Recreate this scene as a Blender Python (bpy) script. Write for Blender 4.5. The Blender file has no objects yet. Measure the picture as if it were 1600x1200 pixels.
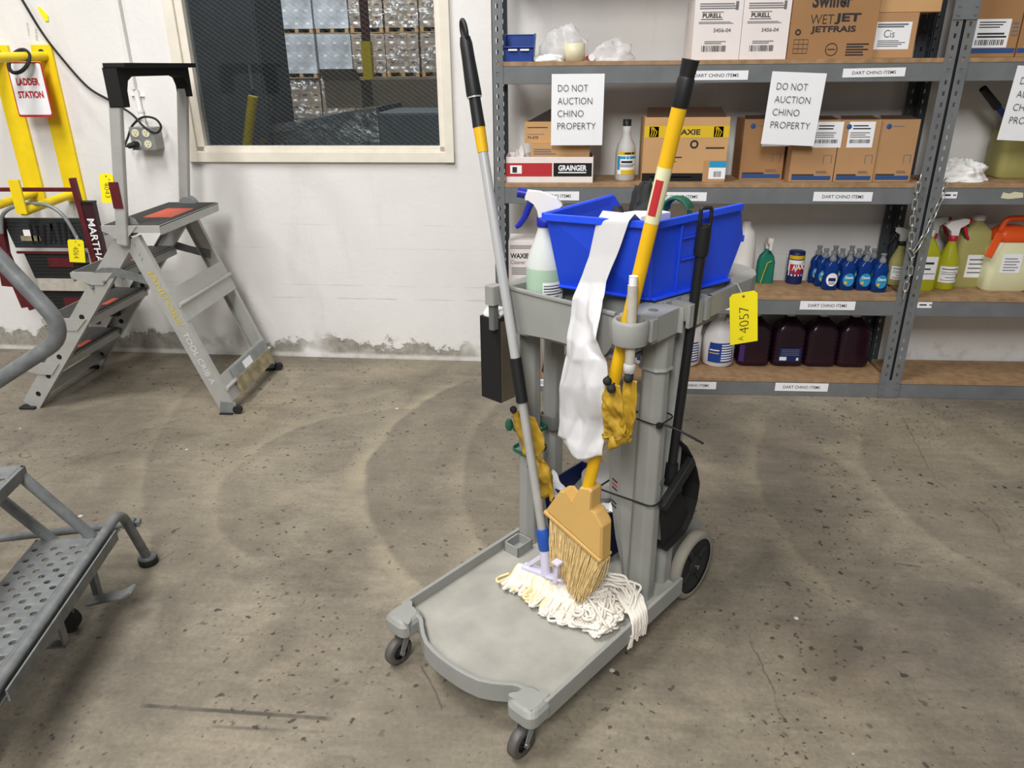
import bpy, math, random
from mathutils import Vector as V, Matrix as Mx, noise
rnd = random.Random(11)
PI = math.pi
SC = bpy.context.scene
COL = SC.collection
ID = Mx.Identity(4)
BASE = {}

def lin(h):
    out = []
    for i in (0, 2, 4):
        c = int(h[i:i+2], 16) / 255
        out.append(c / 12.92 if c <= .04045 else ((c + .055) / 1.055) ** 2.4)
    return out

# ------------------------------------------------------------------ materials
MATS = {}
def mat(name, col, rough=.5, metal=0, var=.08, ns=9, bump=0, bs=60, trans=0, alpha=1, spec=.5, sss=0, ior=1.45, coat=0):
    m = bpy.data.materials.new(name); m.use_nodes = True
    nt = m.node_tree; b = nt.nodes['Principled BSDF']
    c = lin(col) if isinstance(col, str) else list(col)
    tc = nt.nodes.new('ShaderNodeTexCoord')
    if var > 0:
        n = nt.nodes.new('ShaderNodeTexNoise'); n.inputs['Scale'].default_value = ns; n.inputs['Detail'].default_value = 5
        r = nt.nodes.new('ShaderNodeValToRGB')
        r.color_ramp.elements[0].position = .3; r.color_ramp.elements[1].position = .7
        r.color_ramp.elements[0].color = [x * (1 - var) for x in c] + [1]
        r.color_ramp.elements[1].color = [min(1, x * (1 + var)) for x in c] + [1]
        nt.links.new(tc.outputs['Object'], n.inputs['Vector']); nt.links.new(n.outputs['Fac'], r.inputs['Fac'])
        nt.links.new(r.outputs['Color'], b.inputs['Base Color'])
    else:
        b.inputs['Base Color'].default_value = c + [1]
    if bump:
        n2 = nt.nodes.new('ShaderNodeTexNoise'); n2.inputs['Scale'].default_value = bs; n2.inputs['Detail'].default_value = 4
        bp = nt.nodes.new('ShaderNodeBump'); bp.inputs['Strength'].default_value = bump; bp.inputs['Distance'].default_value = .01
        nt.links.new(tc.outputs['Object'], n2.inputs['Vector']); nt.links.new(n2.outputs['Fac'], bp.inputs['Height'])
        nt.links.new(bp.outputs['Normal'], b.inputs['Normal'])
    b.inputs['Roughness'].default_value = rough; b.inputs['Metallic'].default_value = metal
    b.inputs['Transmission Weight'].default_value = trans; b.inputs['Alpha'].default_value = alpha
    b.inputs['Specular IOR Level'].default_value = spec; b.inputs['IOR'].default_value = ior
    b.inputs['Coat Weight'].default_value = coat
    if sss:
        b.inputs['Subsurface Weight'].default_value = sss; b.inputs['Subsurface Radius'].default_value = (.02, .02, .02)
    MATS[name] = m
    return m

def N(nt, t, **kw):
    n = nt.nodes.new(t)
    for k, v in kw.items():
        if k in n.inputs: n.inputs[k].default_value = v
        else: setattr(n, k, v)
    return n

# ------------------------------------------------------------------ mesh builder
def frame3(d):
    d = V(d).normalized()
    a = V((0, 0, 1)) if abs(d.z) < .9 else V((1, 0, 0))
    u = a.cross(d).normalized(); return u, d.cross(u)

_txt = {}
def textmesh(body, bold=0):
    k = (body, bold)
    if k not in _txt:
        c = bpy.data.curves.new('t', 'FONT'); c.body = body; c.size = 1; c.resolution_u = 3; c.offset = bold
        o = bpy.data.objects.new('t', c); COL.objects.link(o)
        me = o.to_mesh()
        vs = [tuple(v.co) for v in me.vertices]; fs = [tuple(p.vertices) for p in me.polygons]
        o.to_mesh_clear(); bpy.data.objects.remove(o); bpy.data.curves.remove(c)
        xs = [v[0] for v in vs]; ys = [v[1] for v in vs]
        _txt[k] = (vs, fs, min(xs), max(xs), min(ys), max(ys))
    return _txt[k]

class MB:
    def __init__(s, m=None):
        s.v = []; s.f = []; s.mi = []; s.sm = []; s.mats = []; s.m = m
    def add(s, vs, fs, m=None, smooth=False, T=None):
        m = m or s.m
        if m not in s.mats: s.mats.append(m)
        i = s.mats.index(m); o = len(s.v)
        for p in vs: s.v.append(V(T @ V(p)) if T else V(p))
        for f in fs: s.f.append([k + o for k in f]); s.mi.append(i); s.sm.append(smooth)
        return s
    def box(s, lo, hi, m=None, T=None):
        x0, y0, z0 = lo; x1, y1, z1 = hi
        vs = [(x0,y0,z0),(x1,y0,z0),(x1,y1,z0),(x0,y1,z0),(x0,y0,z1),(x1,y0,z1),(x1,y1,z1),(x0,y1,z1)]
        return s.add(vs, [(0,3,2,1),(4,5,6,7),(0,1,5,4),(1,2,6,5),(2,3,7,6),(3,0,4,7)], m, False, T)
    def obox(s, c, u, v, w, m=None):       # centre and three half vectors
        c, u, v, w = V(c), V(u), V(v), V(w)
        vs = [c+a*u+b*v+d*w for d in (-1,1) for a, b in ((-1,-1),(1,-1),(1,1),(-1,1))]
        return s.add(vs, [(0,3,2,1),(4,5,6,7),(0,1,5,4),(1,2,6,5),(2,3,7,6),(3,0,4,7)], m)
    def bar(s, p, q, w, h, up=(0,0,1), m=None):   # rectangular bar from p to q, w across, h along up
        p, q = V(p), V(q); d = (q-p); side = d.cross(V(up)).normalized(); u2 = side.cross(d).normalized()
        return s.obox((p+q)/2, d/2, side*w/2, u2*h/2, m)
    def rings(s, rs, m=None, smooth=True, caps=(True, True), closed=False, T=None):
        n = len(rs[0]); vs = [p for r in rs for p in r]; fs = []
        k = len(rs)
        for i in range(k if closed else k-1):
            a = i*n; b = ((i+1) % k)*n
            for j in range(n):
                j2 = (j+1) % n
                fs.append((a+j, a+j2, b+j2, b+j))
        s.add(vs, fs, m, smooth, T)
        if not closed:
            if caps[0]: s.add(rs[0], [tuple(reversed(range(n)))], m, False, T)
            if caps[1]: s.add(rs[-1], [tuple(range(n))], m, False, T)
        return s
    def tube(s, pts, r, n=10, m=None, closed=False, caps=True, flat=None):
        pts = [V(p) for p in pts]; k = len(pts); rs = []
        rr = r if isinstance(r, (list, tuple)) else [r]*k
        u = None
        for i in range(k):
            if closed: d = pts[(i+1) % k]-pts[i-1]
            else: d = pts[min(i+1, k-1)]-pts[max(i-1, 0)]
            if d.length < 1e-9: d = V((0,0,1))
            d.normalize()
            if u is None: u, w = frame3(d)
            else:
                u = (u-d*u.dot(d))
                if u.length < 1e-6: u, w = frame3(d)
                u.normalize(); w = d.cross(u)
            fl = flat or 1
            rs.append([pts[i]+(u*math.cos(2*PI*j/n)+w*fl*math.sin(2*PI*j/n))*rr[i] for j in range(n)])
        return s.rings(rs, m, True, (caps, caps), closed)
    def cyl(s, p, q, r, r2=None, n=16, m=None):
        return s.tube([p, q], [r, r if r2 is None else r2], n, m)
    def lathe(s, prof, c=(0,0,0), axis=(0,0,1), n=20, m=None, sx=1, sy=1, caps=(True, True)):
        ax = V(axis).normalized()
        if abs(ax.z) > .999: u, w = V((1,0,0)), V((0,1,0))*(1 if ax.z > 0 else -1)
        else: u, w = frame3(ax)
        c = V(c); rs = []
        for r, z in prof:
            rs.append([c+ax*z+u*(sx*r*math.cos(2*PI*j/n))+w*(sy*r*math.sin(2*PI*j/n)) for j in range(n)])
        return s.rings(rs, m, True, caps)
    def prism(s, poly, o, u, v, w, m=None, smooth=False):   # poly in (u,v) from o, extruded by vector w
        o, u, v, w = V(o), V(u), V(v), V(w)
        a = [o+u*x+v*y for x, y in poly]; b = [p+w for p in a]
        area = sum(poly[i-1][0]*poly[i][1]-poly[i][0]*poly[i-1][1] for i in range(len(poly)))
        if (area > 0) != (u.cross(v).dot(w) > 0): a.reverse(); b.reverse()
        n = len(a)
        s.add(a+b, [(j, (j+1) % n, n+(j+1) % n, n+j) for j in range(n)], m, smooth)
        s.add(a, [tuple(reversed(range(n)))], m); s.add(b, [tuple(range(n))], m)
        return s
    def loft(s, secs, m=None, smooth=True, caps=(True, True)):
        return s.rings(secs, m, smooth, caps)
    def grid(s, fn, nu, nv, m=None, smooth=True):
        vs = [fn(i/nu, j/nv) for j in range(nv+1) for i in range(nu+1)]
        fs = [(j*(nu+1)+i, j*(nu+1)+i+1, (j+1)*(nu+1)+i+1, (j+1)*(nu+1)+i) for j in range(nv) for i in range(nu)]
        return s.add(vs, fs, m, smooth)
    def sphere(s, c, r, n=12, m=None, sx=1, sy=1, sz=1):
        rs = []
        for i in range(1, n//2):
            t = PI*i/(n//2)
            rs.append([V(c)+V((sx*r*math.sin(t)*math.cos(2*PI*j/n), sy*r*math.sin(t)*math.sin(2*PI*j/n), -sz*r*math.cos(t))) for j in range(n)])
        return s.rings(rs, m)
    def text(s, body, o, u, v, w=None, h=None, m=None, al='l', bold=0, lift=.0006):
        vs, fs, x0, x1, y0, y1 = textmesh(body, bold)
        u, v = V(u).normalized(), V(v).normalized(); nrm = u.cross(v)
        if h is None: h = w*(y1-y0)/(x1-x0)
        if w is None: w = h*(x1-x0)/(y1-y0)
        sx, sy = w/(x1-x0), h/(y1-y0)
        off = {'l': 0, 'c': -w/2, 'r': -w}[al]
        o = V(o)+nrm*lift
        return s.add([o+u*((p[0]-x0)*sx+off)+v*((p[1]-y0)*sy) for p in vs], fs, m)
    def quad(s, o, u, v, m=None, lift=.0005):
        o, u, v = V(o), V(u), V(v); o = o+u.cross(v).normalized()*lift
        return s.add([o, o+u, o+u+v, o+v], [(0,1,2,3)], m)
    def build(s, name, parent=None, frame=ID, base=None, bevel=0, seg=2, solid=0, sub=0, label=None, cat=None, group=None, kind=None):
        if parent is not None: base = BASE.get(parent.name, V((0,0,0)))
        elif base is None:
            xs = [p.x for p in s.v]; ys = [p.y for p in s.v]; zs = [p.z for p in s.v]
            base = V(((min(xs)+max(xs))/2, (min(ys)+max(ys))/2, min(zs)))
        base = V(base)
        me = bpy.data.meshes.new(name); me.from_pydata([tuple(p-base) for p in s.v], [], s.f)
        for m in s.mats: me.materials.append(m)
        me.polygons.foreach_set('material_index', s.mi); me.polygons.foreach_set('use_smooth', s.sm); me.update()
        o = bpy.data.objects.new(name, me); COL.objects.link(o)
        BASE[o.name] = base
        if parent is not None: o.parent = parent
        else: o.matrix_world = frame @ Mx.Translation(base)
        if solid:
            q = o.modifiers.new('thick', 'SOLIDIFY'); q.thickness = solid; q.offset = 0
        if sub:
            q = o.modifiers.new('sub', 'SUBSURF'); q.levels = sub; q.render_levels = sub
        if bevel:
            q = o.modifiers.new('bevel', 'BEVEL'); q.width = bevel; q.segments = seg; q.limit_method = 'ANGLE'; q.angle_limit = math.radians(40)
        tag(o, label, cat, group, kind)
        return o

def tag(o, label=None, cat=None, group=None, kind=None):
    if label: o['label'] = label
    if cat: o['category'] = cat
    if group: o['group'] = group
    if kind: o['kind'] = kind
    return o

def thing(name, label, cat, base, frame=ID, group=None):
    o = bpy.data.objects.new(name, None); COL.objects.link(o); o.empty_display_size = .05
    o.matrix_world = frame @ Mx.Translation(V(base)); BASE[o.name] = V(base)
    return tag(o, label, cat, group)

def dup(o, parent=None, label=None, group=None, move=None, rz=0):
    c = o.copy(); COL.objects.link(c); BASE[c.name] = BASE.get(o.name, V((0,0,0)))
    if parent is not None: c.parent = parent
    for ch in list(o.children): dup(ch, c)
    if label: c['label'] = label
    if group: c['group'] = group
    if move is not None:
        c.location = V(move)
        c.rotation_euler.z = o.rotation_euler.z+rz
    return c

def smooth_path(pts, k=6, closed=False):
    pts = [V(p) for p in pts]; n = len(pts); out = []
    for i in range(n if closed else n-1):
        if closed: p0, p1, p2, p3 = pts[i-1], pts[i], pts[(i+1) % n], pts[(i+2) % n]
        else: p0, p1, p2, p3 = pts[max(i-1,0)], pts[i], pts[i+1], pts[min(i+2,n-1)]
        for j in range(k):
            t = j/k
            out.append(.5*((2*p1)+(p2-p0)*t+(2*p0-5*p1+4*p2-p3)*t*t+(3*p1-p0-3*p2+p3)*t**3))
    if not closed: out.append(pts[-1])
    return out

def bend(pts, r, k=6):            # polyline with rounded corners
    pts = [V(p) for p in pts]; out = [pts[0]]
    for i in range(1, len(pts)-1):
        a, b, c = pts[i-1], pts[i], pts[i+1]
        d1 = (a-b).normalized(); d2 = (c-b).normalized()
        q = min(r, (a-b).length*.48, (c-b).length*.48)
        p0, p2 = b+d1*q, b+d2*q
        for j in range(k+1):
            t = j/k; out.append(p0*(1-t)**2+b*2*t*(1-t)+p2*t*t)
    out.append(pts[-1]); return out

def rrect(x0, x1, y0, y1, r, k=4):
    out = []
    for cx, cy, a0 in ((x1-r, y0+r, -90), (x1-r, y1-r, 0), (x0+r, y1-r, 90), (x0+r, y0+r, 180)):
        for j in range(k+1):
            a = math.radians(a0+90*j/k); out.append((cx+r*math.cos(a), cy+r*math.sin(a)))
    return out

def nz(p, s=1.0, o=0.0): return noise.noise(V(p)*s+V((o, o*1.7, -o)))

# ------------------------------------------------------------------ palette
M = {}
def pal(k, *a, **kw): M[k] = mat(k, *a, **kw)
pal('post', '6d7072', .45, .0, var=.1, ns=14)
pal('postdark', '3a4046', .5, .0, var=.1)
pal('board', '9c7d5c', .7, var=.22, ns=26, bump=.15, bs=80)
pal('card', 'b38a60', .75, var=.07, ns=5)
pal('card2', 'a0774f', .75, var=.07, ns=5)
pal('cardp', 'c49a6a', .75, var=.06, ns=5)
pal('carddark', '4a3626', .85)
pal('cardblack', '2a2320', .85)
pal('paper', 'eeeff2', .6, var=.02)
pal('white', 'e9e6e4', .5, var=.04)
pal('whitebox', 'e6dedb', .6, var=.03)
pal('ink', '2b2b2e', .7, var=0)
pal('greyink', '6f7074', .7, var=0)
pal('red', 'b52a31', .55, var=.05)
pal('darkred', '581a20', .45, var=.2, ns=20)
pal('blue', '2350ea', .38, var=.05)
pal('binblue', '1d3f8f', .4, var=.06)
pal('navy', '16245a', .45, var=.1)
pal('lowblue', '1a2450', .5, var=.12)
pal('labelblue', '2a4f86', .6, var=.03)
pal('cyan', '2a93c0', .55, var=.03)
pal('yellow', 'efd018', .45, var=.06, ns=14)
pal('tagyellow', 'f7e61c', .5, var=.02)
pal('amber', 'e3b216', .42, var=.06)
pal('labelyel', 'd9b520', .6, var=.03)
pal('cloth', 'a5831d', .6, var=.25, ns=30)
pal('black', '18191b', .5, var=.1)
pal('rubber', '202122', .75, var=.15)
pal('matblack', '121212', .8, var=.15)
pal('cart', '92938f', .5, var=.07, ns=10)
pal('cartdeck', '9f9d95', .6, var=.16, ns=9, bump=.08, bs=120)
pal('cartdark', '646765', .5, var=.06)
pal('alu', 'b4b4b1', .4, .3, var=.06, ns=20)
pal('alupole', 'c9cacb', .3, .35, var=.04)
pal('steelgrey', '878c8d', .4, .25, var=.14, ns=16)
pal('stepgrey', '727576', .45, .15, var=.2, ns=30, bump=.1)
pal('chrome', 'c9c9c9', .2, 1, var=.05)
pal('castertread', '5a5754', .55, .2, var=.2, ns=40)
pal('wheeltread', '8c877c', .7, var=.12)
pal('treadmat', '3c3b39', .9, var=.2, ns=60)
pal('orangelabel', 'c2543c', .6, var=.1)
pal('woodtape', '8f8468', .8, var=.35, ns=24)
pal('tan', 'caa35f', .5, var=.04)
pal('bristle', 'dcc188', .7, var=.2, ns=60)
pal('yarn', 'e3ddd2', .9, var=.06, ns=30)
pal('yarncream', 'e6d3a3', .9, var=.08, ns=30)
pal('lavender', 'cfcbe0', .45, var=.03)
pal('collarblue', '2350a8', .4, var=.08)
pal('bag', 'd2d1d3', .22, var=.02, alpha=.9)
pal('paintyel', 'c9b545', .6)
pal('rag', 'eceae8', .85, var=.05)
pal('frost', 'dfe3df', .35, var=.03, trans=.25, ior=1.2)
pal('greenliquid', 'bfdcc4', .3, var=.04, trans=.25, ior=1.2)
pal('sprayblue', '1f2a9a', .35, var=.05)
pal('yelliquid', 'c3c334', .3, var=.06, trans=.25, ior=1.2)
pal('jugyel', 'bcb775', .35, var=.08, trans=.2, ior=1.2)
pal('cream', 'dcdbb4', .4, var=.05)
pal('orange', 'e2561f', .4, var=.05)
pal('sprayred', 'b52440', .4, var=.05)
pal('purple', '25101d', .25, var=.15)
pal('dawn', '123a86', .2, var=.1, trans=.2, ior=1.3)
pal('clearcap', '9fa3a6', .3, var=.1, trans=.4, ior=1.1)
pal('teal', '2e8f78', .25, var=.2, trans=.3, ior=1.3)
pal('tape', 'd8d3b4', .4, var=.04)
pal('clay', 'bdbcb9', .6, var=.05)
pal('frame', 'e4ddcf', .5, var=.04, ns=20)
pal('boxgrey', '9b9c96', .5, .1, var=.08)
pal('ivory', 'd9d3b4', .5, var=.03)
pal('zincchain', 'c8c8c6', .3, .8, var=.05)
pal('green', '1f5c46', .6, var=.1)
pal('bucket', '8f9290', .55, var=.08)
pal('brownside', '5b5244', .7, var=.15)
pal('darkmetal', '34383a', .5, .2, var=.2)
pal('pallet', 'a07d4e', .8, var=.2, ns=12)
pal('maroon', '5a2a22', .6, var=.2)
pal('woodgrey', 'b4aea2', .7, var=.15, ns=30)
# ------------------------------------------------------------------ camera
H = 1.452
def camera():
    p, r, y = math.radians(23.08), math.radians(-.5), math.radians(-3.87)
    cy, sy = math.cos(y), math.sin(y)
    fw = V((sy*math.cos(p), cy*math.cos(p), -math.sin(p))); rt = V((cy, -sy, 0)); up = rt.cross(fw)
    r2 = rt*math.cos(r)+up*math.sin(r); u2 = up*math.cos(r)-rt*math.sin(r)
    c = bpy.data.cameras.new('camera'); c.sensor_width = 36; c.lens = 1167/1600*36; c.clip_start = .05; c.clip_end = 80
    o = bpy.data.objects.new('camera', c); COL.objects.link(o)
    m = Mx.Identity(4)
    for i in range(3): m[i][0], m[i][1], m[i][2] = r2[i], u2[i], -fw[i]
    m[2][3] = H
    o.matrix_world = m; SC.camera = o
camera()
SC.view_settings.view_transform = 'Standard'; SC.view_settings.look = 'None'
SC.view_settings.gamma = 1; SC.view_settings.use_curve_mapping = False
SC.view_settings.exposure = -0.1

def lamp(name, loc, size, power, rot=(0,0,0), sy=None, col=(1,.985,.962)):
    l = bpy.data.lights.new(name, 'AREA'); l.energy = power; l.size = size; l.color = col
    if sy: l.shape = 'RECTANGLE'; l.size_y = sy
    o = bpy.data.objects.new(name, l); COL.objects.link(o); o.location = loc; o.rotation_euler = rot
lamp('ceiling_lamp', (-2.0, 1.0, 5.2), 1.0, 215, (math.radians(8),0,0), 2.2)
lamp('ceiling_lamp', (-.6, -2.8, 4.7), 1.2, 330, (math.radians(38),0,0), 2.4)
lamp('ceiling_lamp', (-5.2, -.8, 5.2), .55, 80, (math.radians(10),0,0), 1.4)
lamp('backroom_fill', (-5.2, 14.6, 5.8), 4.5, 800, (math.radians(35),0,0), .6, (.93,.97,1))  # unseen lamps added to brighten the back room behind the glass
lamp('backroom_fill', (-1.6, 4.7, 4.7), 1.2, 75, (math.radians(48),0,0), .5, (.95,.98,1))  # added so that faces towards the window get lit
lamp('backroom_fill', (-2.2, 8.2, 5.9), 1.5, 130, (0,0,0), .6, (.93,.97,1))  # added to lift the dark things near the glass
lamp('backroom_fill', (-2.2, 12.2, 5.6), 1.5, 90, (0,0,0), .6, (.93,.97,1))
w = bpy.data.worlds.new('world'); SC.world = w; w.use_nodes = True
w.node_tree.nodes['Background'].inputs['Color'].default_value = (1, .99, .975, 1)
w.node_tree.nodes['Background'].inputs['Strength'].default_value = .22

# ------------------------------------------------------------------ floor and wall materials
def floor_mat():
    m = bpy.data.materials.new('concrete_floor'); m.use_nodes = True; nt = m.node_tree; L = nt.links.new
    b = nt.nodes['Principled BSDF']; b.inputs['Specular IOR Level'].default_value = .35
    g = N(nt, 'ShaderNodeNewGeometry'); P = g.outputs['Position']
    def noise_(scale, det=6, rough=.55, vec=None, dist=0):
        n = N(nt, 'ShaderNodeTexNoise', Scale=scale, Detail=det, Roughness=rough, Distortion=dist); L(vec or P, n.inputs['Vector']); return n.outputs['Fac']
    def ramp(f, a, c, ca, cb):
        r = N(nt, 'ShaderNodeValToRGB'); e = r.color_ramp.elements
        e[0].position, e[1].position = a, c; e[0].color = list(ca)+[1]; e[1].color = list(cb)+[1]; L(f, r.inputs['Fac']); return r.outputs['Color']
    def mix(f, A, B, mode='MIX'):
        x = N(nt, 'ShaderNodeMix', data_type='RGBA', blend_type=mode)
        for s, v in ((0, f), (6, A), (7, B)):
            if isinstance(v, (int, float)): x.inputs[s].default_value = v
            elif isinstance(v, (list, tuple)): x.inputs[s].default_value = list(v)+[1]
            else: L(v, x.inputs[s])
        return x.outputs[2]
    k0, k1 = (0,0,0), (1,1,1)
    big = ramp(noise_(1.05, 7, .6, dist=.5), .36, .66, lin('716a5f'), lin('9a9180'))
    tanm = ramp(noise_(.8, 5, .6), .5, .7, k0, (.45,.45,.45))
    c = mix(tanm, big, lin('97896f'))
    mid = ramp(noise_(5, 8, .68, dist=.8), .3, .72, (.74,.74,.74), (1.22,1.21,1.18))
    c = mix(1.0, c, mid, 'MULTIPLY')
    st = N(nt, 'ShaderNodeMapping'); st.inputs['Scale'].default_value = (2.2, 14, 1); st.inputs['Rotation'].default_value = (0,0,.5); L(P, st.inputs['Vector'])
    c = mix(1.0, c, ramp(noise_(2.0, 7, .7, st.outputs['Vector']), .35, .7, (.86,.86,.86), (1.1,1.1,1.09)), 'MULTIPLY')
    fine = ramp(noise_(75, 4, .7), .3, .7, (.82,.82,.82), (1.14,1.14,1.14))
    c = mix(1.0, c, fine, 'MULTIPLY')
    # worn arcs left by turning wheels: a pale rim outside, a greyer sweep inside
    warp = noise_(3.2, 5, .6)
    def m2(op, x, y=None):
        q = N(nt, 'ShaderNodeMath', operation=op)
        for k, v in enumerate((x, y)):
            if v is None: continue
            if isinstance(v, (int, float)): q.inputs[k].default_value = v
            else: L(v, q.inputs[k])
        return q.outputs[0]
    def vm(op, x, y):
        q = N(nt, 'ShaderNodeVectorMath', operation=op)
        for k, v in enumerate((x, y)):
            if isinstance(v, tuple): q.inputs[k].default_value = v
            else: L(v, q.inputs[k])
        return q
    def step(v, a, c, hi=1.0): return ramp(v, a, c, (0,0,0), (hi,hi,hi))
    def arc(cx, cy, r, dx, dy, cosw, rim, ins, depth):
        nonlocal c
        rel = vm('SUBTRACT', P, (cx, cy, 0)).outputs[0]; d = vm('LENGTH', rel, (0,0,0)).outputs['Value']
        l = math.hypot(dx, dy); dot = m2('DIVIDE', vm('DOT_PRODUCT', rel, (dx/l, dy/l, 0)).outputs['Value'], d)
        sec = ramp(m2('ADD', dot, m2('MULTIPLY', warp, .12)), cosw+.04, cosw+.13, (0,0,0), (1,1,1))
        dd = m2('ADD', m2('SUBTRACT', d, r-.5), m2('MULTIPLY', m2('SUBTRACT', warp, .5), .07))     # edge sits at .5
        inside = mix(1.0, ramp(dd, .495, .512, (1,1,1), (0,0,0)), ramp(dd, .5-depth, .5, (0,0,0), (1,1,1)), 'MULTIPLY')
        outside = mix(1.0, ramp(dd, .500, .520, (0,0,0), (1,1,1)), ramp(dd, .53, .60, (1,1,1), (0,0,0)), 'MULTIPLY')
        inside = mix(1.0, inside, sec, 'MULTIPLY'); outside = mix(1.0, mix(1.0, outside, sec, 'MULTIPLY'), ramp(noise_(2.6, 4), .4, .6, (.25,.25,.25), (1,1,1)), 'MULTIPLY')
        c = mix(mix(1.0, outside, (rim,rim,rim), 'MULTIPLY'), c, lin('b3a78d'))
        c = mix(mix(1.0, inside, (ins,ins,ins), 'MULTIPLY'), c, lin('665f55'))
    arc(.427, 2.652, 1.166, -1, -.25, .55, .5, .42, .42)
    arc(-.644, 2.462, .617, -1, .25, .25, .25, .26, .35)
    arc(.726, 3.459, 2.53, -1, -.35, .93, .2, .28, .4)
    arc(1.158, 2.645, 1.518, -1, -.15, .85, .3, .22, .3)
    arc(2.246, 2.336, 1.486, -1, .1, .88, .2, .28, .35)
    arc(2.123, 2.503, .925, -1, -.5, .6, .2, .35, .45)
    # straight scuffs and hairline cracks, each with its own place
    def scuff(p, q, wd, amt, cc, wob=.02):
        nonlocal c
        ux, uy = q[0]-p[0], q[1]-p[1]; l = math.hypot(ux, uy); ux /= l; uy /= l
        rel = vm('SUBTRACT', P, (p[0], p[1], 0)).outputs[0]
        t_ = vm('DOT_PRODUCT', rel, (ux, uy, 0)).outputs['Value']; s_ = vm('DOT_PRODUCT', rel, (-uy, ux, 0)).outputs['Value']
        s_ = m2('ABSOLUTE', m2('ADD', s_, m2('MULTIPLY', m2('SUBTRACT', noise_(9, 5, .6), .5), wob)))
        a1 = ramp(s_, wd*.6, wd, (amt,amt,amt), (0,0,0))
        tt = m2('DIVIDE', m2('ABSOLUTE', m2('SUBTRACT', t_, l/2)), l)
        a2 = mix(1.0, ramp(tt, .46, .52, (1,1,1), (0,0,0)), ramp(noise_(6, 3), .36, .5, (.45,.45,.45), (1,1,1)), 'MULTIPLY')
        c = mix(mix(1.0, a1, a2, 'MULTIPLY'), c, lin(cc))
    scuff((-1.017, 1.329), (-0.534, 1.315), 0.007, 0.8, '3c3833', 0.004)
    scuff((-0.817, 1.276), (-0.55, 1.275), 0.005, 0.6, '3c3833', 0.004)
    scuff((-2.062, 2.279), (-1.91, 2.559), 0.0028, 0.75, '3b352d', 0.05)
    scuff((-1.91, 2.559), (-1.898, 2.701), 0.0028, 0.75, '3b352d', 0.05)
    scuff((-1.898, 2.701), (-1.687, 2.929), 0.0028, 0.75, '3b352d', 0.05)
    scuff((-1.241, 1.962), (-1.282, 1.875), 0.003, 0.7, '3b352d', 0.012)
    scuff((1.062, 2.016), (1.143, 2.001), 0.005, 0.6, '403b35', 0.006)
    scuff((-0.345, 1.5), (-0.272, 1.356), 0.0025, 0.7, '3b352d', 0.04)
    scuff((0.538, 1.67), (0.553, 1.422), 0.0025, 0.7, '3b352d', 0.04)
    scuff((0.553, 1.422), (0.558, 1.383), 0.0025, 0.7, '3b352d', 0.04)
    scuff((1.534, 3.115), (1.423, 2.549), 0.0025, 0.6, '4a443c', 0.05)
    scuff((1.423, 2.549), (1.503, 2.293), 0.0025, 0.6, '4a443c', 0.05)
    scuff((1.503, 2.293), (1.468, 2.105), 0.0025, 0.6, '4a443c', 0.05)
    scuff((0.857, 1.793), (0.702, 1.965), 0.004, 0.5, '4a443c', 0.02)
    # dark stains with their own places
    for ctr, rad, amt, cc in (((1.2, 1.82, 0), .34, .62, '4f4a45'), ((.72, 1.58, 0), .26, .42, '5d5244'), ((1.1, 3.0, 0), .42, .4, '5a544c'), ((-1.95, 2.8, 0), .5, .4, '5c564e'), ((-.35, 1.25, 0), .40, .3, '5d564c'), ((-1.6, 3.4, 0), .40, .3, '5a554f'), ((.05, 1.0, 0), .42, .35, '5a5247'), ((.0, 3.1, 0), .35, .3, '625b52')):
        dn = N(nt, 'ShaderNodeVectorMath', operation='DISTANCE'); L(P, dn.inputs[0]); dn.inputs[1].default_value = ctr
        ad = N(nt, 'ShaderNodeMath', operation='MULTIPLY_ADD'); L(noise_(4.5, 5, .65), ad.inputs[0]); ad.inputs[1].default_value = rad*1.5; L(dn.outputs['Value'], ad.inputs[2])
        msk = ramp(ad.outputs[0], rad*.9, rad*1.55, (amt,amt,amt), k0)
        c = mix(msk, c, lin(cc))
    # dark flecks of dropped rubber and paint chips
    for sc, th, msc, cc in ((18, .17, 1.9, '322e29'), (34, .18, 2.4, '38332d'), (9, .085, 1.3, '3f3a34'), (25, .16, 4.1, '443e36'), (48, .15, 3.3, '4a443b')):
        vv = N(nt, 'ShaderNodeVectorMath', operation='ADD'); L(P, vv.inputs[0])
        nn = N(nt, 'ShaderNodeTexNoise', Scale=sc*2.4, Detail=3); L(P, nn.inputs['Vector'])
        s2 = N(nt, 'ShaderNodeVectorMath', operation='SCALE'); L(nn.outputs['Color'], s2.inputs[0]); s2.inputs['Scale'].default_value = .7/sc; L(s2.outputs[0], vv.inputs[1])
        vo = N(nt, 'ShaderNodeTexVoronoi', Scale=sc); L(vv.outputs[0], vo.inputs['Vector'])
        sp = ramp(vo.outputs['Distance'], th*.7, th, k1, k0)
        msk = ramp(noise_(msc, 2), .47, .57, k0, (.85,.85,.85))
        c = mix(mix(1.0, sp, msk, 'MULTIPLY'), c, lin(cc))
    vo = N(nt, 'ShaderNodeTexVoronoi', Scale=7.3); L(P, vo.inputs['Vector'])
    c = mix(mix(1.0, ramp(vo.outputs['Distance'], .045, .06, k1, k0), ramp(noise_(3.7, 2), .54, .56, k0, (.8,.8,.8)), 'MULTIPLY'), c, lin('dcd8cc'))
    L(c, b.inputs['Base Color'])
    rr = N(nt, 'ShaderNodeMapRange'); rr.inputs['To Min'].default_value = .42; rr.inputs['To Max'].default_value = .75; L(noise_(3, 5), rr.inputs['Value']); L(rr.outputs[0], b.inputs['Roughness'])
    bp = N(nt, 'ShaderNodeBump', Strength=.12, Distance=.01); L(noise_(60, 5, .7), bp.inputs['Height']); L(bp.outputs['Normal'], b.inputs['Normal'])
    return m

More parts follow.
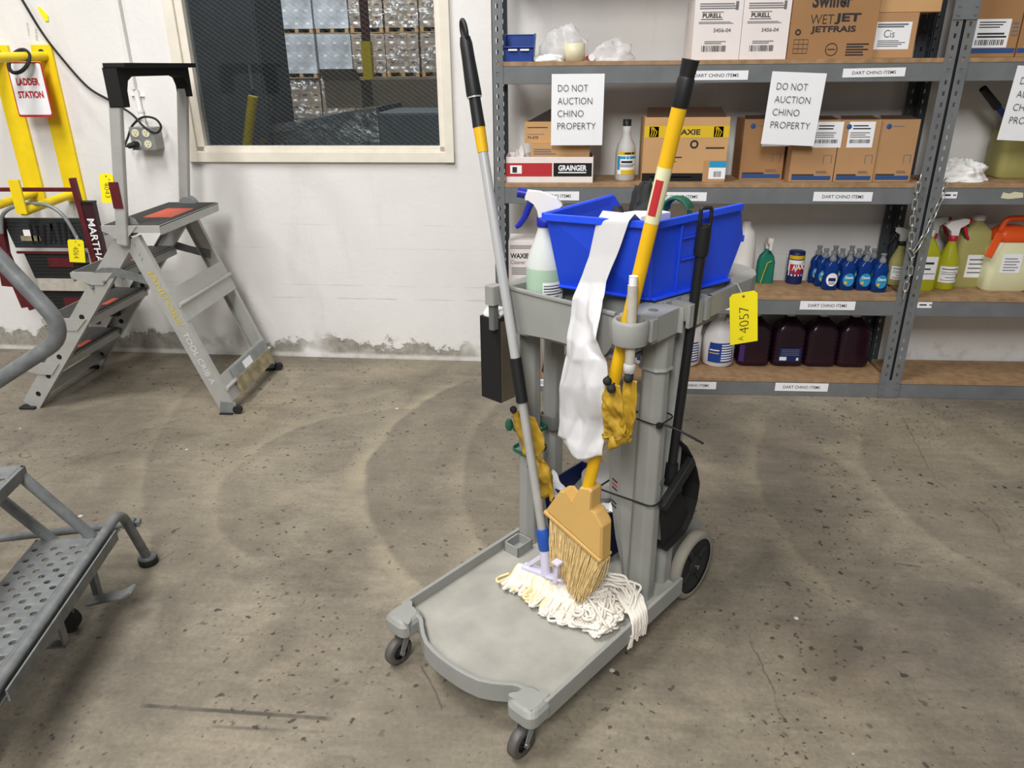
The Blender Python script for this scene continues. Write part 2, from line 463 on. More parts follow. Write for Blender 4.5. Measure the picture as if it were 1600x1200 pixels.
def wall_mat():
    m = bpy.data.materials.new('painted_wall'); m.use_nodes = True; nt = m.node_tree; L = nt.links.new
    b = nt.nodes['Principled BSDF']; b.inputs['Roughness'].default_value = .55
    g = N(nt, 'ShaderNodeNewGeometry'); P = g.outputs['Position']
    def noise_(scale, det=6, rough=.55, vec=None):
        n = N(nt, 'ShaderNodeTexNoise', Scale=scale, Detail=det, Roughness=rough); L(vec or P, n.inputs['Vector']); return n.outputs['Fac']
    def ramp(f, a, c, ca, cb):
        r = N(nt, 'ShaderNodeValToRGB'); e = r.color_ramp.elements
        e[0].position, e[1].position = a, c; e[0].color = list(ca)+[1]; e[1].color = list(cb)+[1]; L(f, r.inputs['Fac']); return r.outputs['Color']
    def mix(f, A, B, mode='MIX'):
        x = N(nt, 'ShaderNodeMix', data_type='RGBA', blend_type=mode)
        for s, v in ((0, f), (6, A), (7, B)):
            if isinstance(v, (int, float)): x.inputs[s].default_value = v
            elif isinstance(v, (list, tuple)): x.inputs[s].default_value = list(v)+[1]
            else: L(v, x.inputs[s])
        return x.outputs[2]
    def mth(op, a, c):
        x = N(nt, 'ShaderNodeMath', operation=op)
        for i, v in enumerate((a, c)):
            if isinstance(v, (int, float)): x.inputs[i].default_value = v
            else: L(v, x.inputs[i])
        return x.outputs[0]
    c = ramp(noise_(1.6, 5), .3, .7, lin('dddbd8'), lin('e8e6e4'))
    st = N(nt, 'ShaderNodeMapping'); st.inputs['Scale'].default_value = (3, 3, .5); L(P, st.inputs['Vector'])
    c = mix(ramp(noise_(2.2, 5, .6, st.outputs['Vector']), .56, .8, (0,0,0), (.4,.4,.4)), c, lin('c2beb8'))
    st = N(nt, 'ShaderNodeMapping'); st.inputs['Scale'].default_value = (3, 3, 30); L(P, st.inputs['Vector'])
    c = mix(ramp(noise_(1.7, 6, .75, st.outputs['Vector']), .66, .72, (0,0,0), (.45,.45,.45)), c, lin('a5a19a'))
    sxx = N(nt, 'ShaderNodeSeparateXYZ'); L(P, sxx.inputs[0])
    for zz, am in ((.335, .5), (.405, .35), (.60, .2), (.72, .2)):
        jl = mth('ABSOLUTE', mth('ADD', mth('SUBTRACT', sxx.outputs['Z'], zz), mth('MULTIPLY', mth('SUBTRACT', noise_(7, 5), .5), .012)), 0.0)
        c = mix(mix(1.0, ramp(jl, .001, .0035, (am,am,am), (0,0,0)), ramp(noise_(4.3, 4), .46, .6, (0,0,0), (1,1,1)), 'MULTIPLY'), c, lin('8f8b84'))
    sx = N(nt, 'ShaderNodeSeparateXYZ'); L(P, sx.inputs[0]); z = sx.outputs['Z']
    n1 = noise_(5.5, 8, .62)
    edge = mth('ADD', z, mth('MULTIPLY', mth('SUBTRACT', n1, .5), .42))         # peeled band near the floor, ragged edge
    low = mth('SUBTRACT', 1.0, mth('SMOOTH_MIN', 1.0, mth('MULTIPLY', mth('MAXIMUM', mth('SUBTRACT', edge, .085), 0.0), 60.0)))
    ex = ramp(noise_(2.1, 3, .5), .44, .52, (0,0,0), (1,1,1))
    keep = ramp(z, .012, .03, (.35,.35,.35), (1,1,1))
    lft = ramp(sx.outputs['X'], -.25, -.15, (1,1,1), (.0,.0,.0))
    msk = mix(1.0, mix(1.0, mix(1.0, low, ex, 'MULTIPLY'), keep, 'MULTIPLY'), lft, 'MULTIPLY')
    conc = ramp(noise_(26, 7, .7), .3, .7, lin('7d7970'), lin('b3aea4'))
    c = mix(msk, c, conc)
    rim = ramp(edge, .092, .15, (.4,.4,.4), (0,0,0))
    c = mix(mix(1.0, rim, ramp(noise_(14, 5), .5, .66, (0,0,0), (1,1,1)), 'MULTIPLY'), c, lin('a39d92'))
    L(c, b.inputs['Base Color'])
    hm = mth('SUBTRACT', mth('MULTIPLY', noise_(38, 6), .25), mth('MULTIPLY', msk, 1.2))
    bp = N(nt, 'ShaderNodeBump', Strength=.45, Distance=.012); L(hm, bp.inputs['Height']); L(bp.outputs['Normal'], b.inputs['Normal'])
    return m

def glass_mat():
    m = bpy.data.materials.new('wired_glass'); m.use_nodes = True; nt = m.node_tree; L = nt.links.new
    nt.nodes.remove(nt.nodes['Principled BSDF'])
    out = nt.nodes['Material Output']; tc = N(nt, 'ShaderNodeTexCoord')
    tr = N(nt, 'ShaderNodeBsdfTransparent'); tr.inputs['Color'].default_value = (.80, .83, .84, 1)
    gl = N(nt, 'ShaderNodeBsdfGlossy'); gl.inputs['Roughness'].default_value = .0; gl.inputs['Color'].default_value = (.9,.93,.95,1)
    fr = N(nt, 'ShaderNodeFresnel', IOR=1.5)
    a = N(nt, 'ShaderNodeMixShader'); L(fr.outputs[0], a.inputs[0]); L(tr.outputs[0], a.inputs[1]); L(gl.outputs[0], a.inputs[2])
    df = N(nt, 'ShaderNodeBsdfDiffuse'); df.inputs['Color'].default_value = (.22,.23,.23,1)
    fac = None
    for ang in (.96, -.96):
        mp = N(nt, 'ShaderNodeMapping'); mp.inputs['Rotation'].default_value = (0, ang, 0); L(tc.outputs['Object'], mp.inputs['Vector'])
        wv = N(nt, 'ShaderNodeTexWave', wave_type='BANDS', bands_direction='X', Scale=17.0); L(mp.outputs['Vector'], wv.inputs['Vector'])
        r = N(nt, 'ShaderNodeMapRange'); r.inputs['From Min'].default_value = .93; r.inputs['From Max'].default_value = 1; r.inputs['To Max'].default_value = .22 if ang > 0 else .10; L(wv.outputs['Fac'], r.inputs['Value'])
        if fac is None: fac = r.outputs[0]
        else:
            mx = N(nt, 'ShaderNodeMath', operation='MAXIMUM'); L(fac, mx.inputs[0]); L(r.outputs[0], mx.inputs[1]); fac = mx.outputs[0]
    bb = N(nt, 'ShaderNodeMixShader'); L(fac, bb.inputs[0]); L(a.outputs[0], bb.inputs[1]); L(df.outputs[0], bb.inputs[2])
    L(bb.outputs[0], out.inputs['Surface'])
    return m
def wrap_mat():
    m = bpy.data.materials.new('stretch_film'); m.use_nodes = True; nt = m.node_tree; L = nt.links.new
    nt.nodes.remove(nt.nodes['Principled BSDF'])
    tr = N(nt, 'ShaderNodeBsdfTransparent'); gl = N(nt, 'ShaderNodeBsdfGlossy'); gl.inputs['Roughness'].default_value = .22
    tc = N(nt, 'ShaderNodeTexCoord'); n = N(nt, 'ShaderNodeTexNoise', Scale=5, Detail=6, Distortion=1.2); L(tc.outputs['Object'], n.inputs['Vector'])
    bp = N(nt, 'ShaderNodeBump', Strength=.9, Distance=.12); L(n.outputs['Fac'], bp.inputs['Height']); L(bp.outputs[0], gl.inputs['Normal'])
    r = N(nt, 'ShaderNodeMapRange'); r.inputs['From Min'].default_value = .42; r.inputs['From Max'].default_value = .72; r.inputs['To Min'].default_value = .08; r.inputs['To Max'].default_value = .5
    n2 = N(nt, 'ShaderNodeTexNoise', Scale=2.2, Detail=4); L(tc.outputs['Object'], n2.inputs['Vector']); L(n2.outputs['Fac'], r.inputs['Value'])
    a = N(nt, 'ShaderNodeMixShader'); L(r.outputs[0], a.inputs[0]); L(tr.outputs[0], a.inputs[1]); L(gl.outputs[0], a.inputs[2])
    L(a.outputs[0], nt.nodes['Material Output'].inputs['Surface'])
    return m
M['floor'] = floor_mat(); M['wall'] = wall_mat(); M['glass'] = glass_mat(); M['wrap'] = wrap_mat()
pal('backcard', '8d7763', .75, var=.06)
pal('backcard2', '8f7f6b', .75, var=.06)
pal('backgrey', '585d60', .55, var=.12)
pal('backfloor', '3c3d3d', .6, var=.2, ns=2)
pal('backwall', '6d7072', .7, var=.1, ns=2)

# ------------------------------------------------------------------ setting
WF = Mx.Translation((0, 3.69, 0)) @ Mx.Rotation(math.atan(-.028), 4, 'Z')     # wall frame: x along the wall, y into it
def wy(x): return 3.69-.028*x
b = MB(M['floor']); b.box((-8, -6, -.1), (8, 3.85, 0)); b.build('floor', kind='structure')
b = MB(M['wall'])
GX0, GX1, GZ0, GZ1 = -1.80, -.555, 1.065, 2.35
b.box((-8, 0, 0), (GX0, .14, 5)); b.box((GX1, 0, 0), (8, .14, 5)); b.box((GX0, 0, 0), (GX1, .14, GZ0)); b.box((GX0, 0, GZ1), (GX1, .14, 5))
b.build('wall_back', None, WF, kind='structure')
b = MB(M['wall']); b.box((-2.068, -.028, 1.36), (-2.05, 0, 4)); b.build('trim_1', None, WF, bevel=.003, kind='structure')

win = thing('window_1', None, None, (-1.18, 0, 1.03), WF); win['kind'] = 'structure'
b = MB(M['frame'])
X0, X1, Z0, Z1 = -1.845, -.516, 1.026, 2.42
t = .062
for lo, hi in (((X0, -.022, Z0), (X1, .03, Z0+.05)), ((X0, -.022, Z1-t), (X1, .03, Z1)), ((X0, -.024, Z0), (X0+.052, .03, Z1)), ((X1-.045, -.024, Z0), (X1, .03, Z1))): b.box(lo, hi)
b.build('casing', win, bevel=.003)
b = MB(M['frame'])
for lo, hi in (((X0+.05, -.008, Z0+.05), (X1-.045, .05, Z0+.074)), ((X0+.05, -.008, Z1-.09), (X1-.045, .05, Z1-.05)), ((X0+.05, -.008, Z0+.05), (X0+.088, .05, Z1-.05)), ((X1-.07, -.008, Z0+.05), (X1-.045, .05, Z1-.05))): b.box(lo, hi)
b.build('stop_bead', win, bevel=.002)
b = MB(M['glass']); b.box((X0+.08, .022, Z0+.068), (X1-.062, .028, Z1-.08)); b.build('pane', win)

# back room invented beyond the glass to stand in for its reflections
b = MB(M['backfloor']); b.box((-14, 3.95, -.1), (5, 24, 0)); b.build('floor_warehouse', kind='structure')
b = MB(M['backwall']); b.box((-14, 23.9, 0), (5, 24.1, 6.5)); b.build('wall_far', kind='structure')
b = MB(M['backwall']); b.box((-14.1, 3.95, 0), (-14, 24, 6.5)); b.build('wall_left', kind='structure')
b = MB(M['backwall']); b.box((5, 3.95, 0), (5.1, 24, 6.5)); b.build('wall_right', kind='structure')
b = MB(M['backwall']); b.box((-14, 3.6, 6.5), (5, 24, 6.6)); b.build('ceiling', kind='structure')
b = MB(M['backwall']); b.box((-14, 3.97, 5), (5, 4.07, 6.5)); b.build('wall_front_upper', kind='structure')

def film_glare():
    m = mat('glare_film', 'c9ced4', .16, var=.4, ns=2.4, alpha=.5, bump=1.0, bs=4); return m  # white glare on the wrapped loads put into the film colour
M['glarefilm'] = film_glare()
PX = [-7.25+.80*i for i in range(6)]
ROW = ('bottom', 'middle', 'top'); CI = ('first', 'second', 'third', 'fourth', 'fifth', 'sixth')
def pallet_load(rows, rh, film):
    W_ = .765
    t = thing('pallet_load', 'x', 'pallet load', (0, 0, 0), ID, 'wrapped pallet loads beyond the window')
    b = MB(M['pallet'])
    for y in (.05, .28, .52, .76, .97): b.box((0, y-.045, .105), (W_, y+.045, .125)); b.box((0, y-.045, 0), (W_, y+.045, .018))
    for x in (.05, W_/2, W_-.05): b.box((x-.04, 0, .018), (x+.04, 1, .105))
    b.build('pallet', t)
    for r in range(rows):
        for c in range(3):
            b = MB(M['backcard']); x = .006+c*.252; z = .127+r*rh
            b.box((x, .02, z), (x+.248, .98, z+rh-.004))
            b.quad((x+.10, .02, z+rh*.22), (.075, 0, 0), (0, 0, .045), M['paper'], .002); b.quad((x+.08, .02, z+rh*.62), (.11, 0, 0), (0, 0, .045), M['carddark'], .002)
            b.build('carton', t)
    def f(u, v):
        a = u*4; k = int(min(a, 3.999)); q = a-k
        P = [(-.008,-.012),(W_+.008,-.012),(W_+.008,1.012),(-.008,1.012),(-.008,-.012)]
        x = P[k][0]+(P[k+1][0]-P[k][0])*q; y = P[k][1]+(P[k+1][1]-P[k][1])*q
        return (x, y, .1+v*(rows*rh+.035))
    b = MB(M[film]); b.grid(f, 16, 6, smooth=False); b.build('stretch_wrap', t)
    return t
protos = {}
for r in range(3):
    for i in range(6):
        film = 'glarefilm' if i < 3 and r else 'wrap'; key = (r == 0, film)
        lab = f'stretch-wrapped pallet of brown cartons beyond the window, {CI[i]} stack from the left, {ROW[r]} tier'
        mv = (PX[i]+rnd.uniform(-.01, .01), 18.4+rnd.uniform(-.06, .06), (0, 1.225, 2.16)[r])
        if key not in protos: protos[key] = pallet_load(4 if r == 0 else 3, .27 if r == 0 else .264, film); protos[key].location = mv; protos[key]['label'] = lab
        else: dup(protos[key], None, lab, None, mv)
t = thing('rack_column', 'maroon steel rack column with a yellow guard, seen through the window', 'column', (-2.93, 12, 0))
b = MB(M['maroon']); b.box((-2.985, 11.95, 0), (-2.875, 12.05, 5.5)); b.build('post', t)
b = MB(M['yellow']); b.box((-3.0, 11.93, .3), (-2.86, 12.07, 1.80)); b.build('guard', t, label='yellow guard')
t = thing('reflection_cabinet', 'dark grey cabinet at the left behind the wired glass, standing in for a dark reflection', 'cabinet', (-3.1, 6.2, 0))  # cabinet made up to give the dark part of the pane's reflection
b = MB(M['backgrey']); b.box((-3.9, 6.0, 0), (-2.28, 6.6, 2.9)); b.build('body', t, bevel=.01)
for x in (-3.85, -3.05): b = MB(M['backgrey']); b.box((x, 5.98, .08), (x+.76, 6.0, 2.8)); d = b.build('door', t, bevel=.006); h = MB(M['steelgrey']); h.box((x+.68, 5.955, 1.3), (x+.7, 5.985, 1.48)); h.build('handle', d)
b = MB(M['yellow']); b.cyl((-2.53, 5.5, 0), (-2.18, 5.5, 1.27), .035); b.build('pole', label='yellow pole beyond the window, standing in for a ladder rail reflected in the pane', cat='pole')  # pole built in place of a ladder rail's reflection
t = thing('wrapped_bundle', 'low dark bundle under clear stretch film beyond the window', 'bundle', (-1.75, 6.0, 0))
b = MB(M['backgrey']); 
def bun(u, v):
    a = 2*PI*u; z = v*1.12
    r = (1-.10*v)*(1+.06*nz((math.cos(a)*1.5, math.sin(a)*1.5, z*2)))
    cx = max(-1, min(1, 1.5*math.cos(a))); cy = max(-1, min(1, 1.5*math.sin(a)))
    return (-1.74+.46*r*cx, 6.1+.45*r*cy, z*(1+.06*cx))
b.grid(bun, 40, 14)
b.add([bun(i/40, 1) for i in range(40)], [tuple(range(40))]); b.build('load', t)
b = MB(M['wrap']); b.grid(lambda u, v: tuple(V(bun(u, v))*1+V((( -1.74-bun(u,v)[0])*-.03, (6.1-bun(u,v)[1])*-.03, .01))), 40, 14); b.build('stretch_wrap', t)
def carton(name, label, x0, x1, y0, y1, z0, z1, m='card', group=None, open_=False):
    t = MB(M[m]); t.box((x0, y0, z0), (x1, y1, z1 if not open_ else z1-.002))
    if open_: t.bar(((x0+x1)/2, y0, z1), ((x0+x1)/2, y0-.1, z1+.08), x1-x0, .004); t.quad((x0+.01, y0+.01, z1), (x1-x0-.02, 0, 0), (0, y1-y0-.02, 0), M['cardblack'])
    return t.build(name, label=label, cat='box', group=group)
carton('carton', 'open brown carton on top of the dark wrapped bundle beyond the window', -1.80, -1.52, 5.95, 6.3, 1.165, 1.36, 'backcard2', None, True)
carton('carton', 'long brown carton low at the right beyond the window', -2.1, -1.2, 8.6, 9.1, .75, 1.33, 'backcard2')
t = MB(M['backgrey']); t.box((-2.2, 8.4, 0), (-1.1, 9.3, .75)); t.build('storage_bin', label='dark bin carrying the long carton beyond the window', cat='bin', bevel=.02)
t = MB(M['backgrey']); t.box((-1.26, 5.3, 0), (-.6, 5.9, 1.17)); t.build('storage_bin', label='dark grey bin at the lower right corner of the window view', cat='bin', bevel=.02)
# ------------------------------------------------------------------ shelving (front plane y=3.318, x along it)
FY, BY = 3.318, 3.598
ZB = [.086, .487, .982, 1.467, 1.955]
def angle_post(parent, x, y, sx, sy, m='post'):    # corner at (x,y); flanges reach sx along x and sy along y
    b = MB(M[m]); W, T, ZT = .045, .003, 2.05
    def strip(x0, x1, y0, y1, z0, z1): b.box((min(x0,x1), min(y0,y1), z0), (max(x0,x1), max(y0,y1), z1))
    strip(x, x+sx*.017, y, y+sy*T, 0, ZT); strip(x+sx*.027, x+sx*W, y, y+sy*T, 0, ZT)
    strip(x, x+sx*T, y, y+sy*.014, 0, ZT); strip(x, x+sx*T, y+sy*.026, y+sy*.038, 0, ZT)
    z = .0
    while z < ZT:
        strip(x+sx*.017, x+sx*.027, y, y+sy*T, z, z+.025); strip(x, x+sx*T, y+sy*.014, y+sy*.026, z, z+.025); z += .042
    return b.build('post', parent)
def shelf_unit(x0, x1, label, base):
    t = thing('shelving_unit', label, 'shelf unit', base)
    for x, sx in ((x0, 1), (x1, -1)):
        angle_post(t, x, FY-.003, sx, 1); angle_post(t, x, BY+.003, sx, -1, 'postdark')
    for z in ZB:
        for y0, y1 in ((FY, FY+.028), (BY-.028, BY)):
            b = MB(M['post']); b.box((x0+.004, y0, z-.086), (x1-.004, y1, z-.017))
            b.box((x0+.004, y0+(.0 if y0 == FY else -.01), z-.021), (x1-.004, y1+(.01 if y0 == FY else 0), z-.017)); b.build('beam', t, bevel=.003)
        b = MB(M['board']); b.box((x0+.006, FY+.001, z-.017), (x1-.006, BY-.001, z)); b.build('shelf_board', t, bevel=.001)
    return t
shelf_unit(-.295, 1.541, 'grey steel shelving bay with wood shelves directly behind the janitor cart', (.62, 3.44, 0))
u2 = shelf_unit(1.546, 2.95, 'grey steel shelving bay cut off by the right edge of the photo', (2.25, 3.44, 0))
for z in (0.0, 1.6):
    b = MB(M['post']); b.box((1.497, FY-.007, z+.002), (1.590, FY-.0035, z+(.09 if z == 0 else .2)))
    for i in range(3):
        for x in (1.512, 1.575): b.cyl((x, FY-.0105, z+.02+i*.03), (x, FY-.006, z+.02+i*.03), .005, n=8)
    b.build('splice_plate', u2, bevel=.001)

# ---- writing stuck to the beams
def strip_label(x0, x1, z0, z1, label, full=True, tilt=0):
    b = MB(M['paper']); y = FY-.0012; c = V(((x0+x1)/2, y, (z0+z1)/2))
    u = V((math.cos(tilt), 0, math.sin(tilt))); v = V((-math.sin(tilt), 0, math.cos(tilt)))
    b.obox(c, u*(x1-x0)/2, V((0, .0006, 0)), v*(z1-z0)/2)
    w = (x1-x0)*.70; h = (z1-z0)*.36
    b.text('DART CHINO ITEMS', c-V((0,.0007,0))-u*w/2-v*h/2, u, v, w, h, M['ink'], bold=.004)
    return b.build('shelf_label', label=label, cat='label', group='typed strip labels on the shelf beams')
SL = 'white strip label reading DART CHINO ITEMS '
for a in ((.49, .742, 1.392, 1.427, SL+'on the top beam beside the broom grip', .0), (1.114, 1.356, 1.399, 1.432, SL+'on the top beam near the double post', .012),
          (-.161, .075, .910, .948, SL+'below the red and black tray box', 0), (.37, .621, .909, .946, SL+'crossed by the yellow broom handle', -.005), (1.07, 1.314, .909, .948, SL+'below the four blue-banded cartons', -.004),
          (1.082, 1.324, .427, .467, SL+'below the blue soap bottles', 0), (.60, .80, .421, .458, SL+'mostly hidden behind the yellow tag', 0),
          (-.22, .02, .027, .065, SL+'beside the left cart column', 0), (.52, .748, .027, .064, SL+'behind the dustpan handle', .0), (1.023, 1.267, .025, .066, SL+'below the dark purple jugs', 0)):
    strip_label(*a[:4], a[4], tilt=a[5])
def small_label(x0, x1, z0, z1, label):
    b = MB(M['paper']); b.box((x0, FY-.0018, z0), (x1, FY-.0006, z1))
    b.box((x0+.008, FY-.0021, (z0+z1)/2-.003), (x0+.04, FY-.0017, (z0+z1)/2+.004), M['ink']); b.box((x0+.05, FY-.0021, (z0+z1)/2-.003), (x0+.062, FY-.0017, (z0+z1)/2+.004), M['greyink'])
    b.build('shelf_label', label=label, cat='label', group='small white labels on the right bay')
small_label(1.594, 1.66, .922, .949, 'small white label on the right bay beam below the white rags')
small_label(1.594, 1.656, .441, .468, 'small white label on the right bay beam below the yellow bottles')
b = MB(M['tape']); b.prism([(0,.004),(.03,0),(.09,.006),(.085,.026),(.05,.03),(.03,.022),(.004,.028)], (1.84, FY-.0006, .92), (1,0,0), (0,0,1), (0,-.001,0)); b.build('tape_scrap', label='torn yellowish tape scrap on the right bay second beam', cat='tape')
def notice(x, z, skew, label, w=.216, h=.2794):
    b = MB(M['paper']); u = V((math.cos(skew), 0, math.sin(skew))); v = V((-math.sin(skew), 0, math.cos(skew)))
    o = V((x, FY-.0012, z))
    def f(a, c): return o+u*(a*w)+v*(c*h)+V((0, -.0015*math.sin(PI*min(1, max(0, (1-c)*1.2-.2)))*(.5+.5*a), 0))
    b.grid(f, 10, 14)
    for i, (s, ww) in enumerate((('DO NOT', .57), ('AUCTION', .66), ('CHINO', .5), ('PROPERTY', .74))):
        cc = .76-.176*i; b.text(s, f(.12, cc)+V((0,-.003,0)), u, v, ww*w, .092*h, M['ink'], bold=-.012)
    b.build('paper_notice', label=label, cat='sign', group='DO NOT AUCTION CHINO PROPERTY notices')
notice(-.050, 1.140, .0, 'white paper notice DO NOT AUCTION CHINO PROPERTY on the left, over the open kraft box')
notice(.824, 1.144, -.045, 'tilted white paper notice DO NOT AUCTION CHINO PROPERTY in front of the four brown boxes')
notice(1.768, 1.158, -.05, 'white paper notice DO NOT AUCTION CHINO PROPERTY cut by the right photo edge')

# ---- helper for boxes with printed fronts
class BoxT:
    def __init__(s, name, label, x0, x1, y0, z0, h, m, depth=.2, cat='box', group=None, rz=0):
        s.t = thing(name, label, cat, ((x0+x1)/2, y0+depth/2, z0), ID, group); s.x0, s.x1, s.y0, s.z0, s.h, s.d = x0, x1, y0, z0, h, depth
        s.t.rotation_euler.z = rz
        s.b = MB(M[m]); s.b.box((x0, y0, z0+.0005), (x1, y0+depth, z0+h)); s.w = x1-x0
    def P(s, a, c): return V((s.x0+a*s.w, s.y0, s.z0+c*s.h))
    def rect(s, a0, a1, c0, c1, m, lift=.0006): s.b.quad(s.P(a0, c0), (s.w*(a1-a0), 0, 0), (0, 0, s.h*(c1-c0)), M[m], lift); return s
    def text(s, t, a, c, w, h, m='ink', bold=0, u=(1,0,0), v=(0,0,1), al='l'): s.b.text(t, s.P(a, c), u, v, w*s.w if w else None, h*s.h if h else None, M[m], al, bold, .0012); return s
    def lines(s, a0, a1, c0, c1, n, m='greyink', fill=.45, jag=.3):
        r = random.Random(int(a0*1000+c0*77+n))
        for i in range(n):
            c = c0+(c1-c0)*i/max(1, n); k = 1-jag*r.random()
            s.rect(a0, a0+(a1-a0)*k, c, c+(c1-c0)/n*fill, m, .0012)
        return s
    def barcode(s, a0, a1, c0, c1, m='ink', n=16):
        r = random.Random(int(a0*999)+n); a = a0; st = (a1-a0)/n
        for i in range(n): s.rect(a, a+st*r.uniform(.3, .75), c0, c1, m, .0014); a += st
        return s
    def flap(s, dx0, dx1, rise, m='carddark', lean=.05, back=False):
        y = s.y0+(s.d if back else .004)
        s.b.add([(s.x0+dx0*s.w, y, s.z0+s.h), (s.x0+dx1*s.w, y, s.z0+s.h), (s.x0+dx1*s.w-.01, y+lean, s.z0+s.h+rise), (s.x0+dx0*s.w+.01, y+lean, s.z0+s.h+rise)], [(0,1,2,3)], M[m]); return s
    def done(s, name='carton', bevel=.002): s.b.build(name, s.t, bevel=bevel); return s.t

# ---- top shelf (z 1.467)
z = ZB[3]
def hopper_bin(name, label, c, L, W, Hh, mt, frame=ID, rz=0, slots=True, cat='bin'):
    t = thing(name, label, cat, c, frame); b = MB(M[mt]); x, y, z = c
    w0, w1 = W/2*.88, W/2; th = .004
    b.box((x-w0, y-L/2, z), (x+w0, y+L/2*.95, z+th))
    def wall(a, bb, cc, d): b.add([a, bb, cc, d], [(0,1,2,3)])
    for s in (-1, 1):
        b.prism([(-L/2, 0), (L/2*.95, 0), (L/2, Hh), (-L*.12, Hh), (-L*.16, Hh*.86), (-L/2-.008, Hh*.5)], (x+s*w0, y, z), (0,1,0), (s*(w1-w0)/Hh,0,1), (s*th,0,0))
    b.prism([(-w0,0),(w0,0),(w1,Hh),(-w1,Hh)], (x, y+L/2*.95, z), (1,0,0), (0,.02,1), (0,th,0))
    b.prism([(-w0,0),(w0,0),(w1*.97,Hh*.5),(-w1*.97,Hh*.5)], (x, y-L/2, z), (1,0,0), (0,-.02,1), (0,-th,0))
    b.box((x-w1, y-L/2-.016, z+Hh*.48), (x+w1, y-L/2-.004, z+Hh*.53)); b.box((x-w1-.004, y+L/2-.004, z+Hh*.95), (x+w1+.004, y+L/2+.008, z+Hh))
    b.build('bin_shell', t, bevel=.0015)
    if slots:
        for s in (-.45, .45): q = MB(M['paper']); q.box((x+s*w0-.018, y-L/2-.0195, z+Hh*.38), (x+s*w0+.018, y-L/2-.0155, z+Hh*.44)); q.build('label_tab', t, label='white label tab')
    t.rotation_euler.z += rz
    return t
hopper_bin('storage_bin', 'small blue plastic stacking bin at the left end of the top shelf', (-.186, 3.43, z), .17, .122, .108, 'binblue')

def plastic_heap(name, label, c, rx, ry, rz, seed, m, cat='bag', amp=.32, n=40, group=None, fs=2.2):
    b = MB(M[m])
    def f(u, v):
        a = 2*PI*u; e = v*PI/2
        d = V((math.cos(a)*math.cos(e), math.sin(a)*math.cos(e), math.sin(e)))
        q = 1+amp*nz(d, fs, seed)+amp*.5*abs(nz(d, fs*2.4, seed+3))+amp*.22*nz(d, fs*6, seed+9)
        return (c[0]+rx*q*d.x, c[1]+ry*q*d.y, c[2]+max(.0008, rz*q*d.z))
    b.grid(f, n, n//2); return b.build(name, label=label, cat=cat, group=group)
def film_mat():
    m = bpy.data.materials.new('clear_bag'); m.use_nodes = True; nt = m.node_tree; p = nt.nodes['Principled BSDF']
    p.inputs['Base Color'].default_value = (.86,.86,.87,1); p.inputs['Roughness'].default_value = .25; p.inputs['Alpha'].default_value = .36
    return m
M['film'] = film_mat()
plastic_heap('plastic_bag', 'crumpled clear plastic bag behind the tape roll on the top shelf', (.0, 3.45, z), .095, .06, .125, 1.3, 'film')
plastic_heap('plastic_bag', 'smaller crumpled clear bag right of the tape roll on the top shelf', (.20, 3.43, z), .088, .05, .075, 4.1, 'film')
plastic_heap('wipe_cloth', 'white crumpled cloth lying left of the tape roll', (-.07, 3.375, z), .062, .03, .026, 2.2, 'rag', 'cloth')
t = thing('tape_roll', 'roll of pale packing tape standing on the top shelf', 'tape', (.041, 3.40, z))
b = MB(M['tape']); b.lathe([(.037,0),(.044,.001),(.044,.068),(.037,.069),(.037,0)], (.041, 3.40, z), n=28, caps=(False, False)); b.build('tape', t)
b = MB(M['cardp']); b.lathe([(.034,.001),(.037,.001),(.037,.068),(.034,.068),(.034,.001)], (.041, 3.40, z), n=28, caps=(False, False)); b.build('core', t)
t = thing('small_tube', 'small white tube with red end lying beside the tape roll', 'tube', (.113, 3.37, z))
b = MB(M['white']); b.cyl((.113, 3.362, z+.0135), (.113, 3.44, z+.0135), .0132); b.build('cap', t)
b = MB(M['red']); b.cyl((.096, 3.40, z+.012), (.096, 3.45, z+.012), .0085); b.build('end_ring', t)

def sanitizer(x0, x1, label):
    q = BoxT('carton', label, x0, x1, 3.362, z, .222, 'whitebox', .195, group='white cartons on the top shelf')
    q.lines(.1, .92, .84, .95, 3).text('PURELL', .17, .695, .4, .075, bold=.03).rect(.14, .6, .664, .676, 'ink').rect(.15, .6, .782, .793, 'ink')
    q.lines(.1, .92, .6, .645, 2).text('5456-04', .42, .46, .36, .065, 'greyink', .02).lines(.25, .75, .27, .33, 2)
    q.barcode(.2, .72, .14, .24).rect(.84, .9, .82, .96, 'greyink'); q.done()
sanitizer(.516, .706, 'white carton marked 5456-04, left one, behind the yellow broom grip')
sanitizer(.708, .893, 'white carton marked 5456-04 touching the big brown mop-pad carton')
q = BoxT('carton', 'large brown carton printed WETJET JETFRAIS on the top shelf', .897, 1.232, 3.358, z, .29, 'card2', .2)
q.text('Swiffer', .22, .64, .46, .19, bold=.03).text('WET', .22, .44, .27, .115, bold=-.01).text('JET', .50, .435, .30, .135, bold=.035).text('JETFRAIS', .24, .315, .52, .10, bold=.03)
for i in range(4): q.rect(.06+.055*i, .064+.055*i, .07, .25, 'ink')
for i in range(4): q.rect(.06, .229, .07+.058*i, .077+.058*i, 'ink')
q.b.lathe([(.024,0),(.024,.001),(.021,.001),(.021,0)], q.P(.51, .12)+V((0,-.0003,0)), (0,-1,0), m=M['ink'], caps=(False, False)); q.rect(.465, .555, .113, .127, 'ink')
q.lines(.68, .96, .04, .21, 5, 'ink', .5).text('O', .06, .30, .07, .08, bold=.05); q.done()
q = BoxT('carton', 'small brown carton with white signature label right of the large brown carton', 1.236, 1.398, 3.38, z, .166, 'card', .17)
q.rect(-.0, .86, .2, .8, 'paper').lines(.04, .8, .68, .78, 2, 'greyink', .7).text('Cis', .22, .46, .26, .17, 'greyink').lines(.1, .8, .26, .42, 4).done()
